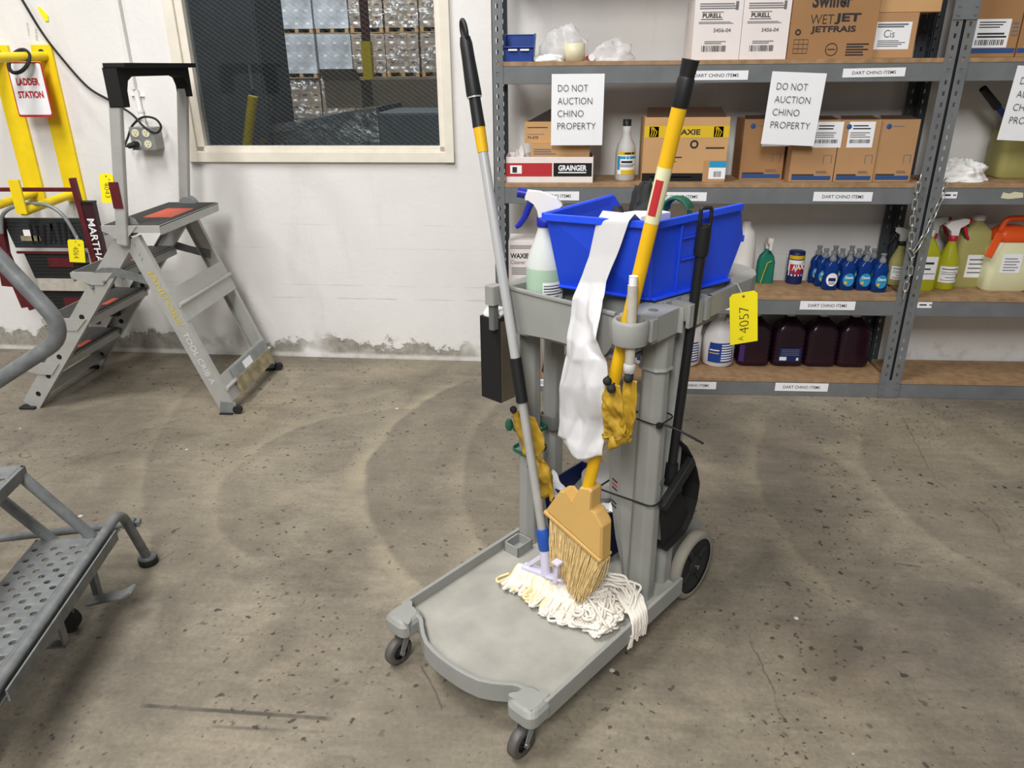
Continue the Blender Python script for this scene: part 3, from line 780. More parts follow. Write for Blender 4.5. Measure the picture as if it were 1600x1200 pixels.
q = BoxT('carton', 'pale brown carton stacked on the small labelled carton by the double post', 1.243, 1.478, 3.385, z+.1665, .16, 'cardp', .17); q.done()
def tall_labeled(x0, label):
    q = BoxT('carton', label, x0, x0+.195, 3.395, z, .225, 'card2', .165, group='brown cartons on the right bay top shelf')
    q.rect(.0, .98, .07, .15, 'labelblue').rect(.12, .8, .16, .62, 'paper', .001).lines(.18, .7, .48, .6, 3, 'ink').lines(.18, .76, .32, .42, 2, 'ink', .6).barcode(.16, .74, .2, .29).lines(.84, .98, .35, .6, 4, 'greyink'); q.done()
tall_labeled(1.605, 'brown carton with white label on the right bay top shelf, next to the double post')
tall_labeled(1.806, 'brown carton with white label on the right bay top shelf, cut by the photo edge')

# ---- second shelf (z .982)
z = ZB[2]
t = thing('tray_box', 'open white, red and black printed tray box at the left of the second shelf', 'box', (-.05, 3.43, z))
b = MB(M['whitebox']); x0, x1, y0, y1, h = -.244, .134, 3.335, 3.53, .108
b.box((x0, y0, z+.0005), (x1, y1, z+.004))
for lo, hi in (((x0, y0, z), (x1, y0+.004, z+h)), ((x0, y1-.004, z), (x1, y1, z+h)), ((x0, y0, z), (x0+.004, y1, z+h)), ((x1-.004, y0, z), (x1, y1, z+h))): b.box(lo, hi)
F = lambda a, c: V((x0+a*(x1-x0), y0, z+c*h))
b.quad(F(.0, .25), (.2, 0, 0), (0, 0, .52*h), M['red']); b.quad(F(.545, .25), (.165, 0, 0), (0, 0, .52*h), M['matblack'])
b.text('GRAINGER', F(.6, .47), (1,0,0), (0,0,1), .122, .024, M['paper'], bold=.035, lift=.0012); b.quad(F(.6, .38), (.12, 0, 0), (0, 0, .005), M['paper'], .0012)
b.quad(F(.05, .36), (.05, 0, 0), (0, 0, .32*h), M['paper'], .001); b.quad(F(.075, .4), (.02, 0, 0), (0, 0, .22*h), M['ink'], .0014)
b.build('tray', t, bevel=.0015)
plastic_heap('glove_clump', 'white rubber gloves poking out of the printed tray box', (-.19, 3.44, z+.004), .045, .05, .115, 7.7, 'white', 'gloves', .3)
q = BoxT('carton', 'flat kraft carton lying in the tray box, below the open kraft carton', -.138, .116, 3.36, z+.005, .155, 'cardp', .155)
q.lines(.05, .45, .72, .9, 3, 'greyink').lines(.05, .5, .3, .36, 1, 'ink').text('M-407', .05, .1, .2, .1).rect(.6, .66, .42, .5, 'ink').lines(.3, .95, .24, .3, 1, 'greyink').done()
q = BoxT('carton', 'open kraft carton on top of the kraft stack behind the left notice', -.165, .08, 3.38, z+.1605, .088, 'cardp', .15)
q.lines(.05, .5, .72, .8, 1, 'ink').lines(.05, .4, .42, .46, 1, 'greyink').text('M-470', .06, .2, .18, .14)
q.b.prism([(.01,0),(.13,0),(.13,.06)], (q.x0, q.y0+.01, q.z0+q.h), (1,0,0), (0,.25,1), (0,.002,0), M['cardblack']); q.done()
t = thing('spray_bottle', 'white bottle with black cap beside the yellow-banded brown carton', 'bottle', (.275, 3.42, z))
b = MB(M['clay']); b.lathe([(.001,0),(.04,0),(.044,.008),(.044,.12),(.038,.15),(.022,.178),(.018,.2),(.018,.228),(.001,.229)], (.275, 3.42, z), n=24); b.build('bottle_body', t)
b = MB(M['black']); b.lathe([(.018,.226),(.018,.254),(.001,.255)], (.275, 3.42, z), n=16); b.build('cap', t)
def cyl_label(parent, c, r, z0, z1, a0, a1, m, name='label', extra=None, n=14):
    b = MB(M[m]); f = lambda u, v: (c[0]+r*math.sin(a0+(a1-a0)*u), c[1]-r*math.cos(a0+(a1-a0)*u), z0+(z1-z0)*v)
    b.grid(f, n, 1)
    for u0, u1, v0, v1, mm in (extra or []):
        rr = r+.0006; g = lambda u, v: (c[0]+rr*math.sin(a0+(a1-a0)*(u0+(u1-u0)*u)), c[1]-rr*math.cos(a0+(a1-a0)*(u0+(u1-u0)*u)), z0+(z1-z0)*(v0+(v1-v0)*v)); b.grid(g, 6, 1, M[mm])
    b.build(name, parent)
cyl_label(t, (.275, 3.42), .0446, z+.03, z+.125, -.9, 1.2, 'paper', extra=[(0,1,.85,1,'labelyel'),(.3,.9,.88,.97,'ink'),(0,1,.68,.8,'cyan'),(0,.14,.2,.8,'cyan'),(.2,.75,.5,.6,'ink'),(.15,.9,.4,.44,'greyink'),(.15,.8,.33,.37,'greyink'),(.2,.95,0,.2,'labelyel')])
q = BoxT('carton', 'brown carton with yellow band and flap corners behind the yellow broom handle', .345, .70, 3.365, z, .265, 'cardp', .17)
q.rect(.0, 1, .69, .87, 'labelyel').text('WAXIE', .32, .735, .34, .085, bold=.03)
for a in (.06, .82):
    q.rect(a, a+.11, .7, .86, 'ink')
    for i in range(3): q.b.tube([q.P(a+.02+.025*i, .71)+V((0,-.001,0)), q.P(a+.03+.03*i, .78)+V((0,-.001,0)), q.P(a+.02+.01*i, .85)+V((0,-.001,0))], .0025, 5, M['labelyel'])
q.rect(.0, .73, .01, .14, 'matblack').rect(.73, 1, .02, .34, 'card').rect(.8, 1., .05, .33, 'paper', .0012).rect(.8, 1., .23, .33, 'cyan', .0018).barcode(.86, .95, .08, .17)
q.b.lathe([(.018,0),(.018,.001),(.01,.001),(.01,0)], q.P(.6, .59)+V((0,-.0003,0)), (0,-1,0), m=M['ink'], caps=(False, False))
q.rect(.3, .36, .53, .545, 'ink').lines(.28, .5, .38, .42, 1, 'ink').lines(.3, .42, .32, .34, 1, 'ink').rect(.74, .96, .52, .545, 'ink').rect(.1, .6, .07, .085, 'greyink').flap(.02, .96, .035, 'carddark', .09); q.done()
def blueband(x0, x1, y0, label, m='card', lab=True, rz=0, lx=.5):
    q = BoxT('carton', label, x0, x1, y0, z, .252, m, .16, group='blue-banded brown cartons on the second shelf', rz=rz)
    q.rect(.06, .95, .03, .1, 'labelblue').lines(.06, .56, .105, .13, 1, 'ink', .9, 0).lines(.6, .9, .14, .19, 3, 'greyink').rect(.72, .74, .3, .44, 'greyink').rect(.74, .92, .43, .44, 'greyink').rect(.9, .92, .3, .43, 'greyink')
    q.b.lathe([(.011,0),(.011,.001),(.001,.001)], q.P(.2, .89)+V((0,-.0003,0)), (0,-1,0), m=M['labelblue']); q.rect(.3, .6, .885, .9, 'greyink')
    if lab: q.rect(lx-.1, lx+.55, .56, .97, 'paper', .001).lines(lx, lx+.45, .85, .94, 2, 'ink').lines(lx-.05, lx+.5, .72, .82, 3, 'greyink').barcode(lx-.04, lx+.48, .63, .69)
    q.flap(.02, .96, .012, 'carddark', .07); q.done()
blueband(.775, .958, 3.43, 'dark brown blue-banded carton, leftmost of the four, partly behind the notice', 'card2', lx=.55)
blueband(.972, 1.156, 3.372, 'blue-banded brown carton directly behind the tilted notice', 'card', lx=.52)
blueband(1.160, 1.322, 3.372, 'blue-banded brown carton with a white label on its front, third of the four', 'card', lx=.3)
blueband(1.326, 1.482, 3.38, 'blue-banded brown carton without a label, beside the double post', 'card', False)
plastic_heap('rag_pile', 'heap of crumpled white rags on the right bay second shelf', (1.70, 3.43, z), .105, .075, .082, 5.2, 'rag', 'rags', .36, 70, fs=2.0)
t = thing('jug', 'large yellowish translucent jug with a blue wand on the right bay second shelf', 'jug', (1.975, 3.525, z))
b = MB(M['jugyel']); b.loft([[V((1.975+dx, 3.525+dy, z+zz)) for dx, dy in rrect(-w, w, -d, d, .03)] for w, d, zz in ((.085,.06,0),(.097,.072,.012),(.097,.072,.17),(.09,.066,.2),(.06,.045,.225),(.03,.03,.235),(.028,.028,.26))]); b.build('jug_body', t)
b = MB(M['binblue']); b.tube([(1.975, 3.525, z+.245), (1.935, 3.51, z+.225), (1.89, 3.49, z+.240), (1.82, 3.47, z+.295)], .012, 10); b.build('wand_neck', t)
b = MB(M['black']); b.cyl((1.822, 3.47, z+.293), (1.735, 3.45, z+.368), .017, .015); b.build('wand_grip', t, bevel=.003)

# ---- third shelf (z .487)
z = ZB[1]
q = BoxT('carton', 'white printed carton on the third shelf behind the spray bottle', -.238, -.10, 3.36, z, .235, 'whitebox', .16)
q.lines(.05, .9, .85, .93, 3).text('WAXIE', .06, .66, .6, .1, bold=.03).text('Cleaner', .06, .55, .5, .07, 'greyink').lines(.1, .9, .34, .5, 4); q.b.lathe([(.018,0),(.018,.001),(.001,.001)], q.P(.3,.18)+V((0,-.0003,0)), (0,-1,0), m=M['greyink']); q.done()
t = thing('jug', 'white plastic jug on the third shelf half hidden by the blue cart bin', 'jug', (.86, 3.54, z))
b = MB(M['white']); b.lathe([(.001,0),(.048,.001),(.05,.01),(.05,.2),(.04,.25),(.02,.275),(.018,.295),(.001,.296)], (.86, 3.54, z)); b.build('jug_body', t)
t = thing('spray_bottle', 'green see-through spray bottle with gold label on the third shelf', 'bottle', (.972, 3.555, z))
b = MB(M['teal']); b.loft([[V((.972+dx, 3.555+dy, z+zz)) for dx, dy in rrect(-w, w, -d, d, .012)] for w, d, zz in ((.036,.02,0),(.039,.023,.006),(.039,.023,.10),(.032,.02,.13),(.014,.014,.152),(.013,.013,.165))]); b.build('bottle_body', t)
b = MB(M['labelyel']); b.tube([(.95,3.531,z+.004),(.962,3.531,z+.06),(.972,3.531,z+.1),(.99,3.531,z+.11)], .009, 6, flat=.15); b.build('label', t, label='gold label')
b = MB(M['white']); b.cyl((.972,3.555,z+.164), (.972,3.555,z+.195), .011); b.box((.96,3.51,z+.194),(.984,3.57,z+.22)); b.box((.965,3.50,z+.165),(.979,3.51,z+.205)); b.build('trigger_sprayer', t, bevel=.003)
t = thing('cleanser_can', 'round blue and red cleanser can on the third shelf', 'can', (1.112, 3.557, z))
b = MB(M['navy']); b.lathe([(.001,0),(.036,0),(.037,.003),(.037,.150),(.035,.153),(.001,.153)], (1.112,3.557,z), n=26); b.build('can_body', t)
cyl_label(t, (1.112,3.557), .0374, z+.04, z+.115, -1.3, 1.3, 'paper', 'label', [(0,1,0,.3,'dawn'),(.12,.9,.1,.75,'red')])
b = MB(M['paper']); b.text('AJAX', (1.112-.027, 3.5165, z+.06), (1,0,.15), (0,0,1), .054, .034, bold=.03); b.build('lettering', t)
cyl_label(t, (1.112,3.557), .0376, z+.12, z+.137, -1.3, 1.3, 'labelyel', 'yellow_band')
def dish_soap(x, y, label, flip=False):
    t = thing('dish_soap_bottle', label, 'bottle', (x, y, z), ID, 'blue dish soap bottles on the third shelf')
    b = MB(M['dawn']); b.loft([[V((x+dx, y+dy, z+zz)) for dx, dy in rrect(-w, w, -d, d, min(w, d)*.7)] for w, d, zz in ((.026,.018,0),(.033,.022,.005),(.034,.023,.05),(.028,.02,.075),(.032,.021,.098),(.027,.019,.118),(.014,.013,.13),(.0125,.0125,.136))]); b.build('bottle_body', t)
    b = MB(M['clearcap']); b.lathe([(.0135,.134),(.0145,.136),(.0145,.15),(.01,.155),(.0095,.168),(.012,.17),(.012,.176),(.001,.177)], (x,y,z), n=14); b.build('cap', t)
    b = MB(M['cyan' if not flip else 'paper']); o = V((x, y-.0262, z+.052)); b.add([o+V((.025*math.cos(a), .004*math.cos(a)**2, .031*math.sin(a))) for a in [2*PI*i/20 for i in range(20)]], [tuple(range(20))])
    if flip:
        b.box((x-.016, y-.0269, z+.045), (x+.016, y-.0264, z+.06), M['navy'])
        for i in range(3): b.box((x-.014, y-.0269, z+.030-.0+i*.004), (x+.014, y-.0264, z+.0315+i*.004), M['greyink'])
    else:
        b.text('Dawn', (x-.017, y-.0269, z+.056), (1,0,0), (0,0,1), .034, .013, M['paper'], bold=.03); b.add([V((x-.013,y-.0272,z+.038))+V((.008*math.cos(a),0,.008*math.sin(a))) for a in [2*PI*i/10 for i in range(10)]], [tuple(range(10))], M['labelyel'])
    b.build('label', t)
for i, (x, y) in enumerate(((1.247,3.352),(1.322,3.354),(1.397,3.353),(1.455,3.349))):
    xx = (1.241, 1.316, 1.390, 1.450)[i]
    dish_soap(xx, 3.445 if i < 3 else 3.415, ('blue dish soap bottle showing its white back label, leftmost in the front row', 'blue dish soap bottle, front row, right beside the white-labelled one', 'blue dish soap bottle, front row, second from the shelf post', 'blue dish soap bottle standing nearest the shelf edge by the post')[i], i == 0)
for r, y in ((1, 3.505), (2, 3.563)):
    for i in range(4): dish_soap((1.238, 1.312, 1.386, 1.455)[i]-.012*r, y, f'blue dish soap bottle in the {"middle" if r == 1 else "back"} row, {("left end", "second from left", "third from left", "right end")[i]}')

def trigger_bottle(name, label, x, y, z, s, body, head, trig, lab=True, rz=0, frame=ID, group=None):
    t = thing(name, label, 'bottle', (x, y, z), frame, group)
    b = MB(M[body]); b.lathe([(.001,0),(.045*s,.0),(.05*s,.008*s),(.05*s,.13*s),(.046*s,.155*s),(.028*s,.2*s),(.019*s,.225*s),(.017*s,.245*s)], (x,y,z), n=26); b.build('bottle_body', t)
    b = MB(M[trig]); b.lathe([(.02*s,.238*s),(.021*s,.24*s),(.021*s,.262*s),(.016*s,.264*s)], (x,y,z), n=18); b.build('collar', t)
    c, sn = math.cos(rz), math.sin(rz)
    def R(dx, dz, dy=0): return V((x+c*dx*s-sn*dy*s, y+sn*dx*s+c*dy*s, z+dz*s))
    b = MB(M[head]); b.prism([(-.018,.262),(.014,.262),(.02,.285),(.05,.31),(.03,.33),(-.03,.345),(-.055,.342),(-.055,.322),(-.02,.30)], R(0,0,-.011), (c*s,sn*s,0), (0,0,s), V((-sn,c,0))*.022*s); b.build('sprayer_head', t, bevel=.003*s)
    b = MB(M[trig]); b.tube([R(-.035,.322), R(-.05,.29), R(-.062,.26), R(-.075,.245)], [.009*s,.009*s,.008*s,.005*s], 8); b.cyl(R(-.054,.332), R(-.07,.333), .011*s, n=10); b.build('trigger', t)
    if lab: cyl_label(t, (x,y), .0508*s, z+.04*s, z+.12*s, -1.0, 1.0, 'paper', 'label', [(.1,.9,.8,.86,'ink'),(.1,.8,.62,.66,'greyink'),(.1,.9,.5,.54,'greyink'),(.3,.8,.3,.34,'ink'),(.1,.9,.12,.16,'greyink'),(.85,.95,.2,.5,'greyink')])
    return t
t = thing('bottle', 'yellow-green cleaner bottle with big white label, right behind the hanging chain', 'bottle', (1.655, 3.465, z))
b = MB(M['yelliquid']); b.loft([[V((1.655+dx, 3.465+dy, z+zz)) for dx, dy in rrect(-w, w, -d, d, .02)] for w, d, zz in ((.05,.035,0),(.055,.04,.01),(.055,.04,.16),(.048,.036,.19),(.02,.02,.235),(.018,.018,.25))]); b.build('bottle_body', t)
b = MB(M['frost']); b.lathe([(.019,.245),(.02,.247),(.02,.275),(.001,.276)], (1.655,3.465,z)); b.build('cap', t)
b = MB(M['paper']); b.box((1.60,3.4235,z+.055),(1.695,3.4245,z+.16)); b.box((1.62,3.423,z+.125),(1.68,3.4236,z+.135),M['ink']); b.box((1.62,3.423,z+.1),(1.67,3.4236,z+.107),M['ink']); b.box((1.61,3.423,z+.08),(1.69,3.4236,z+.084),M['greyink']); b.build('label', t)
trigger_bottle('spray_bottle', 'yellow spray bottle with white and red trigger on the right bay third shelf', 1.768, 3.485, z, .93, 'yelliquid', 'white', 'sprayred', rz=PI)
trigger_bottle('spray_bottle', 'dull yellow spray bottle half hidden behind the double post', 1.575, 3.545, z, .78, 'jugyel', 'frost', 'black')
trigger_bottle('spray_bottle', 'slim yellow spray bottle standing behind the white-labelled yellow-green bottle', 1.708, 3.55, z, .92, 'jugyel', 'frost', 'sprayred', rz=PI, lab=False)
t = thing('jug', 'large olive-yellow jug behind the yellow spray bottle', 'jug', (1.89, 3.54, z))
b = MB(M['jugyel']); b.loft([[V((1.89+dx, 3.54+dy, z+zz)) for dx, dy in rrect(-w, w, -d, d, .025)] for w, d, zz in ((.07,.045,0),(.078,.05,.01),(.078,.05,.2),(.06,.042,.26),(.025,.025,.295),(.024,.024,.31))]); b.build('jug_body', t)
b = MB(M['white']); b.lathe([(.026,.305),(.026,.33),(.001,.331)], (1.89,3.54,z)); b.build('cap', t)
b = MB(M['paper']); b.box((1.855,3.4885,z+.05),(1.94,3.4895,z+.155))
for i in range(4): b.box((1.865,3.488,z+.07+i*.02),(1.93,3.4886,z+.076+i*.02),M['greyink'])
b.build('label', t)
t = thing('container', 'cream tub with orange lid and orange hang tag on the right bay third shelf', 'container', (2.02, 3.49, z))
b = MB(M['cream']); b.loft([[V((2.02+dx, 3.49+dy, z+zz)) for dx, dy in rrect(-w, w, -d, d, .03)] for w, d, zz in ((.09,.06,0),(.1,.07,.012),(.098,.068,.1),(.094,.066,.19),(.075,.055,.225),(.07,.052,.235))]); b.build('tub', t)
b = MB(M['orange']); b.loft([[V((2.02+dx, 3.49+dy, z+zz)) for dx, dy in rrect(-w, w, -d, d, .03)] for w, d, zz in ((.078,.058,.225),(.08,.06,.228),(.08,.06,.262),(.06,.045,.285),(.04,.03,.29))])
b.tube(bend([(1.955,3.47,z+.262),(1.97,3.47,z+.325),(2.065,3.47,z+.325),(2.08,3.47,z+.262)], .03), .013, 8); b.build('lid', t)
b = MB(M['orange']); b.bar((1.93,3.415,z+.27),(1.895,3.405,z+.165),.035,.008,(0,-1,0)); b.build('hang_tag', t, bevel=.003, label='orange hang tag')
b = MB(M['paper']); b.box((1.97,3.4205,z+.09),(2.055,3.4215,z+.175))
for i in range(5): b.box((1.98,3.420,z+.10+i*.013),(2.035+.01*(i % 2),3.4206,z+.104+i*.013),M['greyink'])
b.build('label', t)
t = MB(M['darkmetal']); t.lathe([(.001,0),(.05,0),(.052,.01),(.052,.15),(.03,.18),(.001,.181)], (2.185,3.53,z)); t.build('bottle', label='dark container at the far right edge of the third shelf', cat='bottle')

# ---- bottom shelf (z .086)
z = ZB[0]
def jug_round(x, y, label, cap='white'):
    t = thing('jug', label, 'jug', (x, y, z), ID, 'white jugs with blue labels on the bottom shelf')
    b = MB(M['white']); b.loft([[V((x+dx, y+dy, z+zz)) for dx, dy in rrect(-w, w, -d, d, min(w,d)*.97)] for w, d, zz in ((.06,.06,0),(.075,.072,.012),(.077,.074,.13),(.07,.068,.165),(.045,.045,.21),(.022,.022,.24),(.021,.021,.255))])
    b.tube(bend([(x+.055,y-.02,z+.165),(x+.062,y-.03,z+.235),(x+.02,y-.02,z+.235)], .03), .013, 8); b.build('jug_body', t)
    b = MB(M[cap]); b.lathe([(.024,.25),(.024,.272),(.001,.273)], (x,y,z)); b.build('cap', t)
    cyl_label(t, (x,y), .0765, z+.03, z+.13, -.85, .85, 'binblue', 'label', [(.5,.95,.08+.13*i,.15+.13*i,'paper') for i in range(7)]+[(.05,.42,.6,.66,'paper'),(.05,.42,.45,.5,'labelyel')])
jug_round(.62, 3.51, 'white jug with blue label just left of the black dustpan handle')
jug_round(.782, 3.51, 'white jug with blue label below the yellow tag on the cart')
jug_round(.44, 3.51, 'white jug with blue label mostly hidden behind the cart column')
def purple_jug(x, y, label, lab=0):
    t = thing('jug', label, 'jug', (x, y, z), ID, 'dark purple jugs on the bottom shelf')
    b = MB(M['purple']); secs = []
    for w, d, zz in [(.066,.05,0),(.075,.058,.01)]+[(.074 if k % 2 else .078, .057 if k % 2 else .061, .03+k*.011) for k in range(12)]+[(.076,.06,.17),(.062,.05,.205),(.03,.03,.235),(.022,.022,.25)]: secs.append([V((x+dx, y+dy, z+zz)) for dx, dy in rrect(-w, w, -d, d, .028)])
    b.loft(secs); b.build('jug_body', t)
    b = MB(M['clay']); b.lathe([(.022,.245),(.0235,.248),(.0235,.27),(.001,.271)], (x,y,z)); b.build('cap', t)
    if lab == 1:
        b = MB(M['navy']); b.box((x-.05, y-.0632, z+.03), (x+.055, y-.0622, z+.1))
        for i in range(4): b.box((x-.04, y-.0638, z+.062+i*.009), (x+.045, y-.0631, z+.065+i*.009), M['greyink'])
        b.box((x-.045, y-.0638, z+.036), (x-.012, y-.0631, z+.054), M['paper']); b.box((x+.035, y-.0638, z+.036), (x+.045, y-.0631, z+.05), M['paper']); b.build('label', t)
    if lab == 2:
        b = MB(pal('violet', '4a2a70', .4) or M['violet']); b.box((x-.076, y-.0632, z+.03), (x-.052, y-.0622, z+.115)); b.build('label', t)
purple_jug(.95, 3.525, 'dark purple jug with violet side label, directly below the yellow tag', 2)
purple_jug(1.115, 3.53, 'dark purple jug with a small printed barcode label', 1)
purple_jug(1.270, 3.53, 'dark purple unlabelled jug between the barcode-labelled jug and the last jug')
purple_jug(1.422, 3.53, 'dark purple unlabelled jug nearest the double post')
t = thing('bucket', 'white tub leaning tool behind the cart column at the left of the bottom shelf', 'bucket', (-.07, 3.45, z)); t['label'] = 'white tub on the bottom shelf behind the left cart column'
b = MB(M['white']); b.lathe([(.001,0),(.07,0),(.085,.26),(.088,.262),(.088,.28),(.08,.281),(.001,.27)], (-.07,3.45,z), n=26); b.build('tub', t)
b = MB(M['darkmetal']); b.bar((-.07, 3.345, z+.005), (.0, 3.355, z+.30), .028, .012, (0,-1,0)); b.build('scraper', label='grey scraper leaning in front of the white tub on the bottom shelf', cat='scraper')

# ---- chains hooked on the double post
def chain(paths, label, link=.046):
    t = thing('chain', label, 'chain', paths[-1][-1])
    for pts in paths:
        path = smooth_path(pts, 14); L = [0]
        for i in range(1, len(path)): L.append(L[-1]+(path[i]-path[i-1]).length)
        n = int(L[-1]/(link*.74))
        for k in range(n):
            s = (k+.5)*L[-1]/n; i = min(max(j for j in range(len(L)) if L[j] <= s), len(path)-2)
            p = path[i].lerp(path[i+1], (s-L[i])/max(1e-6, L[i+1]-L[i])); d = (path[i+1]-path[i]).normalized()
            u, w = frame3(d); a = PI/2*(k % 2)+.35; sd = u*math.cos(a)+w*math.sin(a)
            q = MB(M['zincchain']); h = link/2-.0085
            q.tube([p+d*(h*sg)+(d*math.sin(t_)+sd*math.cos(t_))*.0085 for sg, ts in ((1, range(0, 181, 45)), (-1, range(180, 361, 45))) for t_ in [math.radians(x) for x in ts]], .0030, 6, closed=True); q.build('chain_link', t)
yc = FY-.016
chain([[(1.492, yc+.004, 1.02), (1.488, yc, .95), (1.492, yc, .84), (1.505, yc-.002, .74), (1.515, yc-.004, .69), (1.535, yc-.002, .72), (1.562, yc, .80), (1.592, yc, .93), (1.598, yc+.004, 1.0)], [(1.516, yc-.012, .67), (1.522, yc-.01, .61), (1.518, yc-.008, .54), (1.516, yc-.008, .49)]], 'zinc chain looped across the double post with a short tail hanging below')
# ------------------------------------------------------------------ handwritten sale tags
def sale_tag(o, u, v, w, h, txt, label, down=True, hole=True, frame=ID, curl=.0, string=None):
    """yellow card, o = centre of the top edge, u right, v down"""
    t = thing('sale_tag', label, 'tag', V(o)+V(v)*h, frame, 'handwritten yellow sale tags')
    u, v = V(u).normalized(), V(v).normalized(); n = v.cross(u)   # towards the viewer
    b = MB(M['tagyellow']); P = [(-w/2+.008,0),(w/2-.008,0),(w/2,.008),(w/2,h),(-w/2,h),(-w/2,.008)]
    b.prism(P, V(o), u, v, -n*.0008)
    b.add([V(o)+u*(.003*math.cos(a))+v*(.010+.003*math.sin(a))+n*.0008 for a in [2*PI*i/10 for i in range(10)]], [tuple(reversed(range(10)))], M['ink'])
    if txt:
        tu, tv = (v, u) if down else (-v, -u)
        st = V(o)+v*(.2*h if down else .92*h)+u*(-.15*w if down else .12*w)
        sh = tv*.0
        b.text(txt[1:].strip(), V(o)+(v*(.30*h) if down else v*(.80*h))+u*((-.2*w) if down else .18*w)+n*.0006, tu, tv, .52*h, .34*w, M['ink'], bold=-.018)
        b.text(txt[0], V(o)+(v*(.16*h) if down else v*(.94*h))+u*((.12*w) if down else -.02*w)+n*.0006, tu, tv, None, .17*w, M['ink'], bold=-.018)
    b.build('card', t)
    if string:
        b = MB(M['white']); b.tube([V(o)+v*.01+n*.001]+[V(p) for p in string], .0009, 5); b.build('string', t)
    return t

# ------------------------------------------------------------------ silver folding step ladder
ya, yb = 3.012, 3.525
lad = thing('step_ladder', 'silver folding step ladder lettered JANITORS / TOOL CRIB A, standing by the wall', 'ladder', (-1.98, 3.27, 0))
def rail_x(z): return -2.462+.80*z            # climbing rail centre line
def leg_x(z): return -1.795-(z-.80)*.372      # rear leg centre line
def channel(b, p, q, w, y, open_dir, m='alu'):   # C-channel in the xz plane: web at y, flanges toward open_dir
    p, q = V(p), V(q); d = (q-p).normalized(); s = V((0,1,0)).cross(d).normalized()
    b.obox((p+q)/2, (q-p)/2, V((0,.0018,0)), s*w/2, M[m])
    for sg in (-1, 1): b.obox((p+q)/2+s*sg*(w/2-.0015)+V((0, open_dir*.012, 0)), (q-p)/2, V((0,.012,0)), s*.0018, M[m])
for y, od in ((ya, 1), (yb, -1)):
    b = MB(M['alu']); channel(b, (rail_x(.012), y, .012), (rail_x(.815), y, .815), .078, y, od)
    for zz in (.075, .165, .26, .45, .61):     # through holes of the tread bolts
        b.cyl((rail_x(zz)+.004, y-.003, zz), (rail_x(zz)+.004, y+.003, zz), .012, n=14, m=M['matblack'])
    b.build('climbing_rail', lad, bevel=.001)
    b = MB(M['alu']); y2 = y-od*.010; channel(b, (leg_x(.80), y2, .80), (leg_x(.025), y2, .025), .072, y2, od)
    for zz in (.775, .74, .72): b.sphere((leg_x(zz)+.0, y2-.003*od, zz), .006, 8, M['steelgrey'])
    if y == ya:
        n_ = V((0,-1,0)); u = (V((leg_x(.0),0,0))-V((leg_x(.8),0,.8))).normalized(); v = n_.cross(u)
        def P(z): return V((leg_x(z), y2-.0022, z))
        b.text('JANITORS/', P(.665)-v*.014, u, v, .27, .032, M['paintyel'], bold=.01, lift=.0008)
        b.text('TOOL CRIB A', P(.385)-v*.010, u, v, .255, .024, M['paper'], bold=-.018, lift=.0008)
    b.build('rear_leg', lad, bevel=.001, label='rear leg hand-lettered in yellow and white' if y == ya else None)
    b = MB(M['stepgrey']); b.prism([(-.02,.565),(.02,.600),(.08,.628),(.15,.628),(.22,.606),(.315,.585),(.31,.545),(.22,.570),(.14,.590),(.07,.580),(.02,.545)], (-2.035, y-od*.003, .045), (1,0,0), (0,0,1), (0,-od*.003,0))
    for x, z in ((-2.015, .585), (-1.955, .612)): b.sphere((x, y-od*.006, z), .008, 8)
    b.build('spreader_brace', lad)
    b = MB(M['rubber']); b.box((-2.50, y-.02, 0), (-2.425, y+.02, .012)); b.build('foot', lad, bevel=.003)
    wx = leg_x(.03)
    b = MB(M['steelgrey']); b.prism([(-.035,.004),(.035,.004),(.06,.03),(.03,.055),(-.02,.06)], (wx, y2-od*.004, 0), (1,0,0), (0,0,1), (0,-od*.004,0)); b.box((wx-.03, y2-.02, 0), (wx+.03, y2+.02, .006), M['rubber']); bk = b.build('caster_bracket', lad)
    b = MB(M['rubber']); b.cyl((wx+.050, y2-.010, .020), (wx+.050, y2+.010, .020), .020); b.build('caster_wheel', bk, bevel=.003)
for zt, x0, x1 in ((.228, -2.463, -2.258), (.442, -2.285, -2.075), (.652, -2.10, -1.885), (.858, -1.90, -1.652)):
    t0, t1 = (ya-.025, yb+.025) if zt > .8 else (ya+.003, yb-.003)
    xr = x1
    b = MB(M['alu'])
    b.box((x0, t0, zt-.045), (x0+.003, t1, zt)); b.box((xr-.003, t0, zt-.04), (xr, t1, zt)); b.box((x0, t0, zt-.006), (xr, t1, zt-.0005))
    if zt > .8: b.box((x0, t0-.003, zt-.03), (xr, t0, zt)); b.box((x0, t1, zt-.03), (xr, t1+.003, zt))
    tr = b.build('tread' if zt < .8 else 'platform', lad, bevel=.001)
    b = MB(M['treadmat']); b.box((x0+.008, t0+.004, zt-.0005), (xr-.006, t1-.004, zt+.0015)); b.build('grip_mat', tr)
    b = MB(M['orangelabel']); 
    if zt > .8: b.box((x0+.085, (t0+t1)/2-.11, zt+.0015), (x1-.035, (t0+t1)/2+.11, zt+.002))
    else: b.box((x0+.15, (t0+t1)/2-.05, zt+.0015), (x1-.03, (t0+t1)/2+.05, zt+.002))
    b.build('warning_label', tr, label='orange warning label')
    for y, od in ((ya, -1), (yb, 1)):     # side ears outside the rails
        b = MB(M['alu']); yy = y+od*.004 if zt < .8 else (t0-.004 if od < 0 else t1+.001)
        b.prism([(x0, zt-.001), (min(x1, rail_x(zt)+.03), zt-.001), (rail_x(zt-.055)+.02, zt-.055), (rail_x(zt-.055)-.03, zt-.055), (x0+.03, zt-.036), (x0, zt-.024)], (0, yy, 0), (1,0,0), (0,0,1), (0,.003*od,0))
        b.build('tread_ear', tr)
